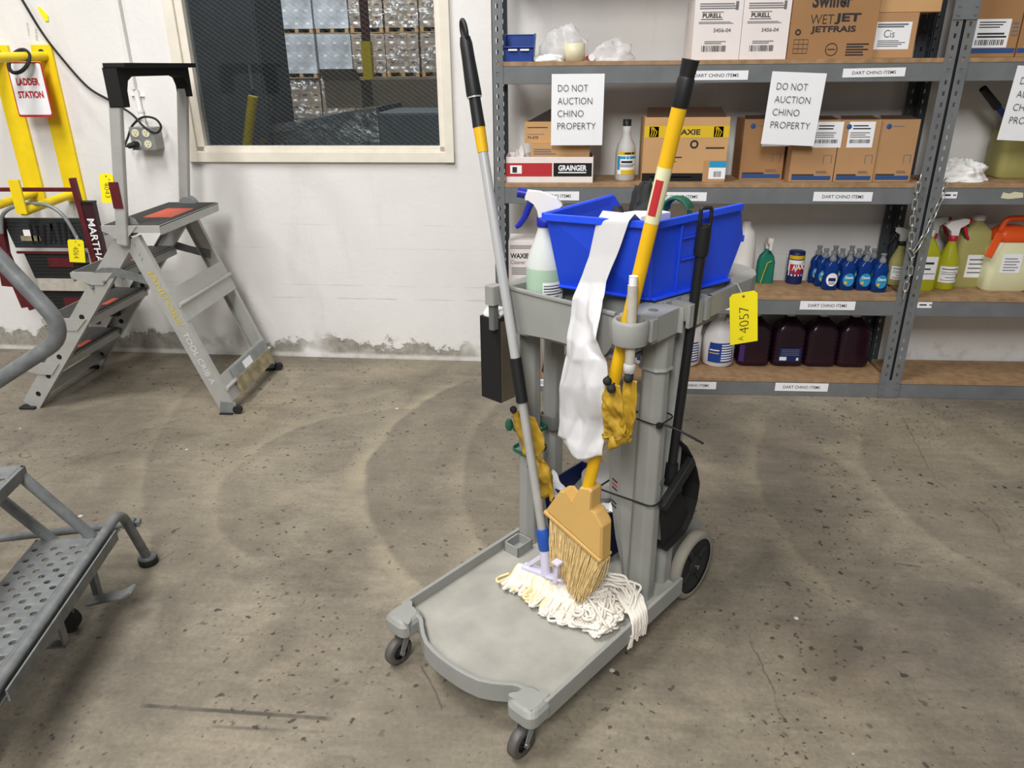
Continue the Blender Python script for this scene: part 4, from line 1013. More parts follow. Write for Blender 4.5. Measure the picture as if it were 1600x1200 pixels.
b = MB(M['alu']); b.bar((-2.40, ya+.004, .075), (-2.40, yb-.004, .075), .05, .006, (.8,0,.6)); b.bar((-2.445, ya, .035), (-2.445, yb, .035), .02, .006, (0,0,1)); b.build('base_bar', lad)
def rear_plate(z0, z1, name, m, lab=None, parts=()):
    b = MB(M[m]); d = V((leg_x(z1)-leg_x(z0), 0, z1-z0)); n_ = V((d.z, 0, -d.x)).normalized(); off = n_*.038
    c = V(((leg_x(z0)+leg_x(z1))/2, (ya+yb)/2, (z0+z1)/2))+off
    b.obox(c, d/2, V((0,(yb-ya)/2+.008,0)), n_*.002)
    b.tube([c+V((0,-(yb-ya)/2-.01,0))+n_*.006, c+V((0,(yb-ya)/2+.01,0))+n_*.006], .010, 8)
    o = b.build(name, lad, label=lab); return c, d, n_, o
rear_plate(.425, .565, 'rear_brace', 'alu')
c, d, n_, o = rear_plate(.045, .165, 'rear_brace', 'alu')
b = MB(M['woodtape']); b.obox(c+n_*.012-V((0,-.03,0))-d*.22, d*.27, V((0,.20,0)), n_*.009); b.obox(c+n_*.009+V((0,.04,0))+d*.2, d*.22, V((0,.2,0)), n_*.004, M['steelgrey']); b.obox(c+n_*.014+V((0,.0,0))+d*.22, d*.14, V((0,.045,0)), n_*.001, M['paper']); b.build('taped_wood_strip', o, label='worn wood strip wrapped with tape')
# handrail hoop with black top
def hx(z): return -1.815+(z-.82)*.165
for y, s in ((ya-.028, 1), (yb+.012, 1)):
    b = MB(M['alu']); z0, z1 = (.775, 1.40)
    d = V((hx(z1)-hx(z0), 0, z1-z0)).normalized(); b.bar((hx(z0), y, z0), (hx(z1), y, z1), .028, .048, (-1,0,.1)); b.build('handrail_post', lad, bevel=.008, seg=3)
    b = MB(M['steelgrey']); b.cyl((hx(.84)+.022, y+(.016 if y < 3.2 else -.02), .85), (hx(.84)+.022, y+(.024 if y < 3.2 else .02), .85), .040, n=24); b.build('pivot_bracket', lad)
b = MB(M['matblack'])
y0, y1 = ya-.046, yb+.03
arch = [(y0, 1.315), (y0, 1.458), (y1, 1.458), (y1, 1.335), (y1-.03, 1.335), (y1-.033, 1.385), (y1-.05, 1.415), (y1-.085, 1.425), (y0+.10, 1.425), (y0+.066, 1.41), (y0+.048, 1.375), (y0+.045, 1.315)]
b.prism(arch, (hx(1.40)-.028, 0, 0), (0,1,0), (.165*0,0,1), (.056,0,0))
b.prism([(y0-.002,1.456),(y1+.004,1.456),(y1+.004,1.474),(y0-.002,1.474)], (hx(1.45)-.03, 0, 0), (0,1,0), (0,0,1), (.085,0,0)); b.build('top_handle', lad, bevel=.004)
b = MB(M['darkred']); b.box((hx(.95)-.026, ya-.046, .93), (hx(.95)+.014, ya-.0435, 1.035)); b.build('sticker', lad, label='dark red sticker on the near handrail')
sale_tag((-1.822, 2.9665, 1.068), (1,0,.0), (-.10,0,-1), .058, .115, 'A4043', 'yellow tag A 4043 taped to the near handrail of the silver ladder')

# ------------------------------------------------------------------ grey rolling ladder at the left edge
RO = V((-1.308, 1.719, 0)); rd = V((-.987, -.161, 0)); re = V((.161, -.987, 0)); UP = V((0,0,1))
def RL(d, e, z): return RO+rd*d+re*e+UP*z
rol = thing('rolling_ladder', 'grey tubular rolling ladder with perforated steps cut off by the left photo edge', 'ladder', RL(.3, .3, 0))
def perforated(d0, d1, e0, e1, z, cell, r, name, par):
    b = MB(M['stepgrey']); nd = int((d1-d0)/cell); ne = int((e1-e0)/cell); cd = (d1-d0)/nd; ce = (e1-e0)/ne; K = 12
    for i in range(nd):
        for j in range(ne):
            a, c = d0+i*cd, e0+j*ce
            if (i+j) % 2 or j == 0:
                b.add([RL(a,c,z), RL(a+cd,c,z), RL(a+cd,c+ce,z), RL(a,c+ce,z)], [(0,1,2,3)]); continue
            sq, ci, lo = [], [], []
            for k in range(K):
                t_ = 2*PI*(k+.5)/K; x, y = math.cos(t_), math.sin(t_); s = max(abs(x), abs(y))
                sq.append(RL(a+cd/2+x/s*cd/2, c+ce/2+y/s*ce/2, z)); ci.append(RL(a+cd/2+x*r, c+ce/2+y*r, z-.0015)); lo.append(RL(a+cd/2+x*r*.95, c+ce/2+y*r*.95, z-.006))
            b.add(sq+ci+lo, [(k, (k+1) % K, K+(k+1) % K, K+k) for k in range(K)]+[(K+k, K+(k+1) % K, 2*K+(k+1) % K, 2*K+k) for k in range(K)])
            cs = [RL(a,c,z), RL(a+cd,c,z), RL(a+cd,c+ce,z), RL(a,c+ce,z)]
            for q, (kx, ky) in zip(cs, ((-1,-1),(1,-1),(1,1),(-1,1))):
                near = sorted(range(K), key=lambda k: (sq[k]-q).length)[:2]; b.add([q, sq[near[0]], sq[near[1]]], [(0,1,2)])
    return b.build(name, par)
def rstep(d0, d1, e0, e1, z, lip):
    st = perforated(d0+.012, d1-.008, e0+.012, e1, z, .0245, .0084, 'step', rol)
    b = MB(M['stepgrey'])
    def blk(a, c, f, g, z0, z1): b.obox(RL((a+c)/2, (f+g)/2, (z0+z1)/2), rd*abs(c-a)/2, re*abs(g-f)/2, UP*(z1-z0)/2)
    blk(d0, d0+.012, e0, e1, z-lip, z); blk(d1-.008, d1, e0, e1, z-lip, z); blk(d0, d1, e0, e0+.012, z-lip, z); blk(d0, d1, e1, e1+.004, z-lip, z)
    b.build('step_rim', st, bevel=.002)
rstep(.0, .172, 0, .72, .222, .028)
rstep(.147, .34, -.012, .72, .455, .034)
b = MB(M['stepgrey']); b.obox(RL(-.022, .30, .215), rd*.022, re*.34, UP*.002); b.obox(RL(-.050, .30, .222), rd*.0022, re*.30, UP*.016); b.build('front_lip', rol)
b = MB(M['stepgrey']); b.tube(bend([RL(-.026, .80, .239), RL(-.026, -.10, .239), RL(-.040, -.168, .02)], .055, 8), .0145, 14); b.build('front_tube', rol)
b = MB(M['rubber']); f = RL(-.040, -.168, 0); b.lathe([(.001,0),(.027,0),(.029,.004),(.029,.022),(.026,.024),(.001,.024)], f, n=24); cp = b.build('rubber_foot', rol, label='black rubber foot')
b = MB(M['stepgrey']); b.lathe([(.028,.0225),(.029,.025),(.024,.031),(.015,.033),(.001,.033)], f, n=24); b.build('foot_washer', cp)
b = MB(M['stepgrey']); b.tube(bend([V((-2.05, 1.82, .075)), V((-1.40, 1.865, .150)), RL(-.038, -.152, .165)], .08), .0125, 12); b.bar(RL(-.0, -.148, .163), RL(-.05, -.155, .163), .03, .016); b.cyl(RL(-.01,-.165,.168), RL(-.01,-.135,.168), .008, n=8); b.build('base_tube', rol)
for d0, d1 in ((.012, .165), (.125, .285)):
    b = MB(M['stepgrey']); b.tube([RL(d0, -.004, .205), RL(d1, -.002, .435)], .0155, 12); b.build('stringer', rol)
b = MB(M['stepgrey']); b.tube(bend([V((-2.15, 1.70, 2.18)), V((-1.24, 1.72, .835)), V((-1.86, 1.72, .475))], .085, 8), .020, 14); b.build('handrail', rol)
for e in (0, .7):
    b = MB(M['stepgrey']); b.tube([RL(.50, e, .0), RL(.45, e, .52)], .0155, 10); b.build('rear_post', rol)
b = MB(M['stepgrey']); b.tube([RL(.30, -.0, .44), RL(.46, -.0, .50)], .0155, 10); b.tube([RL(.46, 0, .50), RL(.46, .7, .50)], .0155, 10); b.build('rear_crossbar', rol)
b = MB(M['stepgrey']); b.prism([(0,0),(.10,.018),(.125,.034),(.12,.038),(.095,.022),(0,.006)], RL(.02, .075, .065), -rd, UP, re*.04); b.obox(RL(.012, .06, .12), rd*.008, re*.012, UP*.07); b.build('locking_pedal', rol)
for e in (.13, .62):
    b = MB(M['stepgrey']); b.obox(RL(.075, e, .14), rd*.02, re*.016, UP*.06); b.obox(RL(.075, e, .080), rd*.026, re*.004, UP*.03); cb = b.build('caster_bracket', rol)
    b = MB(M['rubber']); q = RL(.075, e, .036); b.tube([q-re*.013, q+re*.013], .036, 22); b.build('caster_wheel', cb, bevel=.004)
b = MB(M['stepgrey']); b.obox(RL(-.03, .33, .165), rd*.003, re*.012, UP*.045); b.obox(RL(-.005, .33, .122), rd*.028, re*.012, UP*.003); b.build('step_hanger', rol)

# ------------------------------------------------------------------ yellow wall rack, its sign, the red folded ladder
rk = thing('wall_rack', 'yellow steel ladder rack bolted to the white wall under the LADDER STATION sign', 'rack', (-2.6, 3.75, .83))
for x in (-2.486, -2.705):
    y = wy(x)
    b = MB(M['yellow']); b.box((x-.05, y-.0165, .83), (x+.05, y-.0005, 1.562)); pst = b.build('post', rk, bevel=.002)
    b = MB(M['darkmetal']); b.cyl((x, y-.022, 1.53), (x, y-.016, 1.53), .013, n=10); b.build('bolt', pst)
    b = MB(M['yellow']); b.cyl((x+.01, y-.012, 1.512), (x-.02, 3.34, 1.50), .021); b.build('upper_arm', rk)
    b = MB(M['yellow']); b.cyl((x-.0, y-.012, .872), (x-.055, 3.41, .835), .021); b.obox((x-.055, 3.405, .905), (.026,0,0), (0,.005,0), (0,0,.078)); b.build('lower_arm', rk, label='lower arm with upright end plate')
b = MB(M['paper']); sg = thing('ladder_sign', 'white and red LADDER STATION sign hanging on the yellow rack', 'sign', (-2.525, 3.655, 1.245))
SX0, SX1, SZ0, SZ1, SY = -2.612, -2.440, 1.243, 1.486, 3.650
b.prism([(a-.0, c) for a, c in rrect(SX0, SX1, SZ0, SZ1, .012)], (0, SY+.002, 0), (1,0,0), (0,0,1), (0,-.002,0), M['red'])
b.prism(rrect(SX0+.006, SX1-.006, SZ0+.011, SZ1-.006, .008), (0, SY, 0), (1,0,0), (0,0,1), (0,-.0008,0), M['paper'])
b.text('LADDER', (SX0+.03, SY-.0012, 1.385), (1,0,0), (0,0,1), .112, .032, M['red'], bold=.045); b.text('STATION', (SX0+.024, SY-.0012, 1.328), (1,0,0), (0,0,1), .125, .032, M['red'], bold=.045); b.build('plate', sg)
b = MB(M['rubber']); c0 = V((-2.513, 3.605, 1.489)); b.tube([c0+V((.047*math.cos(a)+.010*math.sin(a), .028*math.sin(a), .049*math.sin(a))) for a in [2*PI*i/32 for i in range(32)]], .0085, 10, closed=True); b.build('hose_ring', label='black rubber ring looped over the upper yellow arm', cat='ring')

pal('maroondark', '34171b', .5, var=.2)
rl = thing('folded_ladder', 'dark red folded step ladder lettered MARTHA hanging on the yellow rack', 'ladder', (-2.5, 3.5, .23))
b = MB(M['darkred']); b.bar((-2.80, 3.5, .925), (-2.31, 3.5, .925), .016, .018); b.build('top_bar', rl)
b = MB(M['darkred']); b.bar((-2.316, 3.497, .98), (-2.285, 3.48, .545), .026, .026, (1,0,0)); b.build('inner_rail', rl, bevel=.003)
b = MB(M['maroondark']); b.bar((-2.268, 3.50, .862), (-2.262, 3.49, .30), .03, .064, (1,0,0))
b.box((-2.30, 3.48, .862), (-2.235, 3.518, .872), M['black']); u = V((.006,-.01,-.56)).normalized(); v = V((1,0,0))
b.text('MARTHA', (-2.282, 3.4833, .79), u, V((0,-1,0)).cross(u), .215, .036, M['paper'], bold=.015); b.build('outer_rail', rl, bevel=.003, label='dark red rail lettered MARTHA in white')
b = MB(M['darkred']); b.bar((-2.745, 3.5, .80), (-2.775, 3.49, .45), .03, .06, (1,0,0)); b.bar((-2.735, 3.47, .62), (-2.685, 3.46, .35), .02, .055, (1,0,0)); b.bar((-2.70, 3.465, .50), (-2.65, 3.46, .34), .02, .05, (1,0,0)); b.build('outer_rail', rl, bevel=.004)
b = MB(M['steelgrey']); b.tube(smooth_path([(-2.72, 3.47, .72), (-2.69, 3.47, .81), (-2.60, 3.47, .855), (-2.47, 3.47, .86), (-2.39, 3.47, .81), (-2.345, 3.47, .70), (-2.318, 3.47, .58)], 6), .009, 10); b.build('hoop_handle', rl, label='grey hoop handle')
def mat_panel(x0, x1, z0, z1, sh, m='rubber'):
    b = MB(M[m]); b.prism([(x0, z1), (x1, z1), (x1-sh*.2, z0), (x0+sh, z0)], (0, 3.515, 0), (1,0,0), (0,0,1), (0,.018,0))
    n = int((z1-z0)/.017)
    for i in range(n):
        z = z0+.006+i*.017; k = (z1-z)/(z1-z0)*sh; b.box((x0+k+.01, 3.512, z), (x1-k*.2-.012, 3.516, z+.007))
    return b
b = mat_panel(-2.735, -2.325, .64, .785, .03, 'darkmetal'); r_ = random.Random(3)
for i in range(9):
    x = -2.60+.028*i; b.bar((x, 3.5105, .66+.01*r_.random()), (x+r_.uniform(-.03,.03), 3.5105, .75+.02*r_.random()), .003, .011, (1,0,0), M['matblack'])
b.box((-2.66,3.509,.675),(-2.56,3.512,.70), M['woodtape']); b.box((-2.64,3.509,.70),(-2.60,3.512,.73), M['rag']); b.build('tread', rl, label='dark tread with camouflage-like scuffs')
b = mat_panel(-2.67, -2.35, .485, .613, .025); b.box((-2.55,3.508,.545),(-2.42,3.512,.592), M['darkred']); b.box((-2.70,3.506,.612),(-2.34,3.512,.624), M['darkred']); b.build('tread', rl)
b = MB(M['woodgrey']); b.box((-2.625,3.5,.425),(-2.335,3.512,.484)); b.build('tread_edge', rl, label='pale grey tread edge')
b = mat_panel(-2.665, -2.36, .243, .42, .03); b.box((-2.52,3.508,.33),(-2.42,3.512,.385), M['darkred']); b.box((-2.62,3.506,.418),(-2.34,3.512,.428), M['darkred']); b.build('tread', rl)
sale_tag((-2.335, 3.44, .698), (1,0,-.04), (-.14,0,-1), .08, .112, 'A4064', 'yellow tag A 4064 hanging on the dark red folded ladder', string=[(-2.33, 3.455, .715)])

# ------------------------------------------------------------------ power box, conduit and cord on the wall
pb = thing('outlet_box', 'grey box of four power outlets fed by a conduit on the white wall', 'power outlet', (-2.03, 3.7, 1.09))
b = MB(M['boxgrey']); X0, X1, Z0, Z1, Y0 = -2.084, -1.968, 1.091, 1.193, 3.665
b.box((X0, Y0, Z0), (X1, wy(-2.02), Z1)); b.box((X0-.002, Y0-.003, Z0-.002), (X1+.002, Y0, Z1+.002), M['steelgrey']); b.build('box', pb, bevel=.002)
for x in (-2.056, -2.003):
    for z in (1.168, 1.117):
        b = MB(M['ivory']); b.cyl((x, Y0-.006, z), (x, Y0-.002, z), .0185, n=20)
        for dx in (-.006, .006): b.box((x+dx-.001, Y0-.0066, z), (x+dx+.001, Y0-.0059, z+.008), M['ink'])
        b.cyl((x, Y0-.0066, z-.008), (x, Y0-.0059, z-.008), .0028, n=8, m=M['ink']); b.build('outlet', pb)
b = MB(M['white']); b.tube([(-2.036, 3.71, 1.19), (-2.036, 3.712, 1.215), (-2.05, 3.735, 1.25), (-2.055, 3.737, 1.36)], .0125, 12); b.cyl((-2.036,3.71,1.192),(-2.036,3.71,1.204),.019); b.cyl((-2.051,3.736,1.256),(-2.0512,3.736,1.27),.016); b.bar((-2.085,3.741,1.335),(-2.022,3.741,1.33),.012,.003); b.build('conduit', pb, label='white conduit')
cd = thing('power_cord', 'black cord swooping down the white wall and plugged into the outlet box', 'cord', (-2.2, 3.7, 1.1))
yw = 3.735
b = MB(M['rubber']); b.tube(smooth_path([(-2.56, yw, 1.85), (-2.517, yw, 1.753), (-2.458, yw, 1.617), (-2.39, yw, 1.505), (-2.292, yw, 1.376), (-2.192, yw, 1.312), (-2.075, 3.69, 1.255), (-2.005, 3.66, 1.195), (-1.955, 3.66, 1.168), (-1.925, 3.665, 1.195), (-1.95, 3.67, 1.232), (-2.02, 3.69, 1.238), (-2.085, 3.70, 1.20), (-2.112, 3.69, 1.15), (-2.118, 3.66, 1.115), (-2.10, 3.645, 1.108), (-2.075, 3.645, 1.114)], 8), .0055, 8); b.build('cord', cd)
b = MB(M['black']); b.cyl((-2.095, 3.643, 1.109), (-2.058, 3.652, 1.117), .012, .016); b.cyl((-2.058,3.640,1.117),(-2.058,3.660,1.117),.016); b.build('plug', cd, bevel=.002)
b = MB(M['tagyellow']); b.prism([(-.012,.03),(.0,.035),(.03,-.002),(.028,-.028),(.012,-.028),(-.004,.004)], (-2.452, wy(-2.45)-.004, 1.690), (1,0,0), (0,0,1), (0,-.001,0)); b.build('paper_tab', label='small yellow paper tab on the wall beside the black cord', cat='tag')
b = MB(M['greyink']); yw2 = wy(-2.48)-.0012
for i, (x, z, s) in enumerate(((-2.535,1.60,'sopp18'), (-2.50,1.578,'35kW'))): b.text(s, (x, yw2, z), (.15,0,1), V((0,-1,0)).cross(V((.15,0,1))), .055, .012, bold=-.02)
b.build('pencil_note', label='faint pencil scribble on the wall above the yellow rack post', cat='writing')
# ------------------------------------------------------------------ janitor cart; local frame: x to the rear, y to the left side, z up
CF = Mx.Translation((-.048, 1.228, 0)) @ Mx.Rotation(math.radians(51.5), 4, 'Z')
cart = thing('janitor_cart', 'grey plastic janitor cart with large rear wheels standing in the middle of the floor', 'cart', (.45, .24, 0), CF)
def wall_strip(b, path, t, z0, z1, m=None, closed=False):     # thin wall along a plan path, thickness t to its left
    P = [V((x, y, 0)) for x, y in path]; n = len(P); rs = []
    for i in range(n):
        a = P[i-1] if (i or closed) else P[i]; c = P[(i+1) % n] if (i < n-1 or closed) else P[i]
        d1 = (P[i]-a); d2 = (c-P[i])
        if d1.length < 1e-9: d1 = d2
        if d2.length < 1e-9: d2 = d1
        n1 = V((-d1.y, d1.x, 0)).normalized(); n2 = V((-d2.y, d2.x, 0)).normalized(); q = (n1+n2).normalized(); q = q*(t/max(.4, q.dot(n1)))
        rs.append([P[i]+V((0,0,z0)), P[i]+V((0,0,z1)), P[i]+q+V((0,0,z1)), P[i]+q+V((0,0,z0))])
    b.rings(rs, m, False, (True, True), closed); return b
W = .484
half = [(.046, .072), (.040, .085), (.026, .103), (.011, .125), (-.003, .152), (-.010, .185), (-.013, .215)]
front = half+[(-.0135, .242)]+[(a, W-c) for a, c in reversed(half)]
outline = [(.9, .055), (.64, .055), (.63, .0), (.055, .0)]+front+[(.055, W), (.63, W), (.64, W-.055), (.9, W-.055)]
b = MB(M['cart'])
b.prism(outline, (0,0,.094), (1,0,0), (0,1,0), (0,0,.020), M['cartdeck'])
wall_strip(b, list(reversed([(.63, .0), (.055, .0)]+front+[(.055, W), (.63, W)])), -.011, .092, .146, M['cart'])
deck = b.build('deck', cart, bevel=.002)
def corner(sy, y):
    q = MB(M['cart']); s = sy
    def ring(g, z): return [V((x, y+s*yy, z)) for x, yy in rrect(-.014-g, .066+g, -.014-g, .068+g, .022)]
    q.loft([ring(-.004, .098), ring(0, .102), ring(0, .132), ring(-.006, .142), ring(-.012, .147)], smooth=False)
    q.prism([(0,0), (.066,.0), (.068, .010), (.014, .066), (.004,.07), (0,.066)], (0, y, .114), (1,0,0), (0,s,0), (0,0,.0328)); return q
for s, y in ((1, 0), (-1, W)): corner(s, y).build('corner_block', cart, bevel=.003)
for y in (.026, W-.026):
    b = MB(M['chrome']); b.cyl((.022, y, .096), (.022, y, .078), .014)
    for sg in (-1, 1): b.prism([(.03,.088),(.008,.088),(-.012,.04),(-.004,.032),(.006,.04)], (0, y+sg*.0165, 0), (1,0,0), (0,0,1), (0,sg*.002,0), M['steelgrey'])
    b.box((.006, y-.0185, .084), (.034, y+.0185, .089), M['steelgrey']); b.cyl((.0-.003, y-.021, .0395), (-.003, y+.021, .0395), .007, n=10); fk = b.build('caster_fork', cart)
    b = MB(M['castertread']); b.lathe([(.022,-.012),(.034,-.0125),(.0385,-.009),(.0395,0),(.0385,.009),(.034,.0125),(.022,.012)], (-.003, y, .0395), (0,1,0), 28, caps=(False,False))
    b.lathe([(.001,-.007),(.023,-.007),(.023,.007),(.001,.007)], (-.003, y, .0395), (0,1,0), 20, M['rubber']); b.build('caster_wheel', fk)
for y, o in ((.03, -1), (W-.03, 1)):
    c = (.752, y, .105)
    b = MB(M['wheeltread']); b.lathe([(.085,-.016),(.098,-.0175),(.103,-.012),(.1045,0),(.103,.012),(.098,.0175),(.085,.016)], c, (0,1,0), 44, caps=(False,False))
    b.lathe([(.001,.006*o),(.02,.006*o),(.024,.010*o),(.078,.010*o),(.087,.014*o),(.087,-.014*o),(.001,-.014*o)], c, (0,1,0), 36, M['rubber']); rw = b.build('rear_wheel', cart)
    b = MB(M['rubber']); b.lathe([(.001,.017*o),(.022,.017*o),(.03,.009*o)], c, (0,1,0), 22); 
    for k in range(4):
        a = k*PI/2+.5; b.obox(V(c)+V((.048*math.cos(a), .0115*o, .048*math.sin(a))), V((math.cos(a),0,math.sin(a)))*.018, V((0,.003,0)), V((-math.sin(a),0,math.cos(a)))*.008)
    hb = b.build('hub', rw); 
    b = MB(M['chrome']); b.tube([V(c)+V((0,.016*o,0)), V(c)+V((0,.024*o,0))], .008, 6); b.build('axle_nut', rw)
    prof = [(.615,.094),(.62,.148),(.645,.197),(.685,.234),(.735,.250),(.785,.242),(.83,.208),(.862,.15),(.866,.094)]
    y0 = .056 if o < 0 else W-.056
    b = MB(M['cart']); b.prism(prof, (0, y0, 0), (1,0,0), (0,0,1), (0,-o*.062,0), smooth=False); b.build('wheel_housing', cart, bevel=.006, seg=3)
b = MB(M['chrome']); b.cyl((.752,.04,.105),(.752,W-.04,.105),.006); b.build('axle', cart)
b = MB(M['cart']); 
for y0, y1 in ((.420,.424),(.470,.476)): b.box((.428, y0, .112), (.492, y1, .147))
for x0 in (.428, .488): b.box((x0, .420, .112), (x0+.004, .476, .147))
b.box((.43,.422,.112),(.49,.474,.117)); b.build('corner_pocket', cart, bevel=.001)
# uprights
def octo(x0, x1, y0, y1, c): return [(x0+c,y0),(x1-c,y0),(x1,y0+c),(x1,y1-c),(x1-c,y1),(x0+c,y1),(x0,y1-c),(x0,y0+c)]
for y0, y1, x0, x1, nm in ((.030, .100, .500, .566, 'front_column'), (.430, .492, .495, .56, 'front_column')):
    b = MB(M['cart'])
    def ring(g, z): return [V((x, y, z)) for x, y in octo(x0-g, x1+g, y0-g, y1+g, .018)]
    b.loft([ring(.002,.11), ring(0,.125), ring(-.002,.66), ring(-.003,.79)], smooth=False); b.loft([ring(.004,.785), ring(.001,.792), ring(.002,.91)], smooth=False)
    col = b.build(nm, cart, bevel=.004)
    if y0 < .2:
        b = MB(M['cartdark'])
        for z in (.405, .475): b.cyl((.545, y0-.001, z), (.545, y0+.002, z), .011, n=16)
        b.build('screw_recess', col)
for y0, y1 in ((.036, .086), (.432, .48)):
    b = MB(M['cart']); b.prism(octo(.600, .655, y0, y1, .01), (0,0,.11), (1,0,0), (0,1,0), (0,0,.80)); b.build('rear_column', cart, bevel=.003)
b = MB(M['cart'])         # flared inner panel beside the right column
secs = []
for z, yl in ((.115, .125), (.17, .135), (.25, .158), (.40, .186), (.56, .200), (.70, .196)): secs.append([V((.535,.098,z)), V((.575,.098,z)), V((.60,(.098+yl)/2,z)), V((.575,yl,z)), V((.54,yl,z)), V((.528,(.098+yl)/2,z))])
b.loft(secs, smooth=False)
for k, m in enumerate(('ink', 'red', 'ink', 'ink', 'ink')): z = .43-.012*k-(.03 if k > 2 else 0); b.obox((.5338, .165, z), V((-.001,.0003,0)), V((.0028, .010, .002)), V((0,0,.0025)), M[m])
pn = b.build('inner_panel', cart, bevel=.002)
# tray
ZT = .94
b = MB(M['cart'])
def slab(poly, z0=.905, z1=ZT): b.prism(poly, (0,0,z0), (1,0,0), (0,1,0), (0,0,z1-z0))
slab([(.541,.062),(.985,.062),(1.0,.09),(1.008,.14),(1.010,.25),(1.006,.36),(.995,.42),(.96,.455),(.90,.468),(.541,.468)])
slab([(.82,.010),(.885,.008),(.93,.018),(.968,.040),(.985,.0625),(.82,.0625)], .885)
b.box((.668,.010,.885),(.822,.022,ZT)); b.box((.668,.050,.885),(.822,.0625,ZT)); b.box((.666,.010,.885),(.678,.0625,ZT)); b.box((.668,.012,.885),(.822,.06,.890), M['cartdark'])
for x in (.584, .628): b.prism([(-.006,.063),(.009,.063),(.007,.030),(.010,.018),(.0,.018),(-.004,.032)], (x,0,.895), (1,0,0), (0,1,0), (0,0,ZT-.895)); b.box((x-.013,.008,.882),(x+.008,.017,ZT-.001))
b.box((.652,.008,.882),(.672,.017,ZT-.001))
slab([(.43,.018),(.538,.018),(.541,.008),(.545,.008),(.545,.066),(.53,.066),(.53,.100),(.505,.104),(.46,.085),(.43,.070)], .880)
slab([(.425,.434),(.53,.424),(.53,.468),(.44,.468),(.42,.455)], .895)
b.box((.54,.050,.845),(.80,.062,.906)); b.box((.54,.422,.845),(.90,.434,.906)); b.box((.97,.14,.86),(.982,.38,.906))
b.lathe([(.012,0),(.012,.001),(.001,.001)], (.482,.052,ZT), n=18, m=M['cartdark'])
b.build('top_tray', cart, bevel=.005, seg=3)
b = MB(M['cart'])         # deep trough at the front of the tray
pathf = smooth_path([(.422,.440,0),(.428,.36,0),(.432,.28,0),(.428,.18,0),(.414,.108,0)], 5); N_ = len(pathf)
rs = []
for i, p in enumerate(pathf):
    u = i/(N_-1); zb = .815+.008*math.sin(u*PI)+max(0, u-.86)*.42; zt = ZT-.006*math.sin(u*PI)
    rs.append([p+V((-.001,0,zb)), p+V((0,0,zt-.012)), p+V((-.004,0,zt-.008)), p+V((-.004,0,zt)), p+V((.006,0,zt)), p+V((.004,0,zb))])
b.rings(rs, None, False)
b.box((.534,.10,.82),(.541,.43,ZT-.001)); b.box((.44,.09,.815),(.528,.432,.823)); b.box((.435,.432,.815),(.528,.440,ZT-.002)); b.box((.42,.094,.83),(.528,.102,ZT-.002)); b.build('front_trough', cart, bevel=.0015)
b = MB(M['cart']); rs = []      # ring for tool handles
for k in range(0, 25):
    a = math.radians(20+k*12.5); c, s = math.cos(a), math.sin(a); q = V((.396+.035*c, .055+.035*s, 0)); d = V((c, s, 0))
    rs.append([q-d*.005+V((0,0,.885)), q+d*.005+V((0,0,.885)), q+d*.006+V((0,0,.934)), q+d*.002+V((0,0,.941)), q-d*.003+V((0,0,.941)), q-d*.006+V((0,0,.934))])
b.rings(rs, None, True); b.box((.42,.014,.887),(.445,.03,ZT-.001)); b.box((.42,.078,.887),(.445,.096,ZT-.001)); b.build('tool_ring', cart, bevel=.002)
b = MB(M['cart']); b.prism(rrect(.365,.402,.443,.474,.008), (0,0,.898), (1,0,0), (0,1,0), (0,0,.048)); b.box((.40,.448,.90),(.432,.466,.938)); b.prism(rrect(.372,.396,.45,.468,.006), (0,0,.83), (1,0,0), (0,1,0), (0,0,.07), M['cartdark']); b.build('tool_clip', cart, bevel=.004, seg=3)
b = MB(M['cartdark']); rs = []
for k in range(20):
    a = 2*PI*k/20; c, s = math.cos(a), math.sin(a); q = V((.625+.042*max(-1,min(1,1.3*c)), .458+.030*max(-1,min(1,1.3*s))-.012, 0)); d = V((c,s,0)); rs.append([q-d*.004+V((0,0,.475)), q+d*.005+V((0,0,.475)), q+d*.005+V((0,0,.515)), q-d*.004+V((0,0,.515))])
b.rings(rs, None, True, (False, False), True); b.build('lower_ring', cart, bevel=.002)
# ---- blue hopper bin standing askew on the tray
bn = thing('hopper_bin', 'large blue plastic hopper bin standing askew on top of the janitor cart', 'bin', (.65, .20, ZT+.001), CF)
zb = ZT+.002
Nb, Rb, Lb_, Fb = V((.531,.093,zb)), V((.812,.043,zb)), V((.486,.325,zb)), V((.775,.315,zb))
Nt, Rt, Lt, Ft = V((.498,.073,1.134)), V((.778,.011,1.145)), V((.421,.323,1.134)), V((.735,.350,1.136))
Rm, Fm = V((.835,.022,1.055)), V((.80,.335,1.055))
b = MB(M['blue'])
def panel(pts, inward, t=.004):
    pts = [V(p) for p in pts]; n_ = (pts[1]-pts[0]).cross(pts[-1]-pts[0]).normalized()
    if n_.dot(V(inward)) < 0: n_ = -n_
    k = len(pts); q = pts+[p+n_*t for p in pts]
    b.add(q, [tuple(range(k)), tuple(reversed(range(k, 2*k)))]+[(j, k+j, k+(j+1) % k, (j+1) % k) for j in range(k)])
cen = V((.65,.20,1.05))
for ps in ((Nb,Rb,Fb,Lb_),(Nb,Lb_,Lt,Nt),(Nb,Rb,Rm,Rt,Nt),(Lb_,Fb,Fm,Ft,Lt),(Rb,Fb,Fm,Rm)): panel(ps, cen-sum(ps, V((0,0,0)))/len(ps))
def lip(p, q, out, w=.010, h=.016):
    d = (q-p); o = V(out); o = (o-d*(o.dot(d)/d.length_squared)).normalized(); up = d.normalized().cross(o); up = up if up.z > 0 else -up
    b.obox((p+q)/2+o*w/2-up*h*.4, d/2, o*w/2, up*h/2)
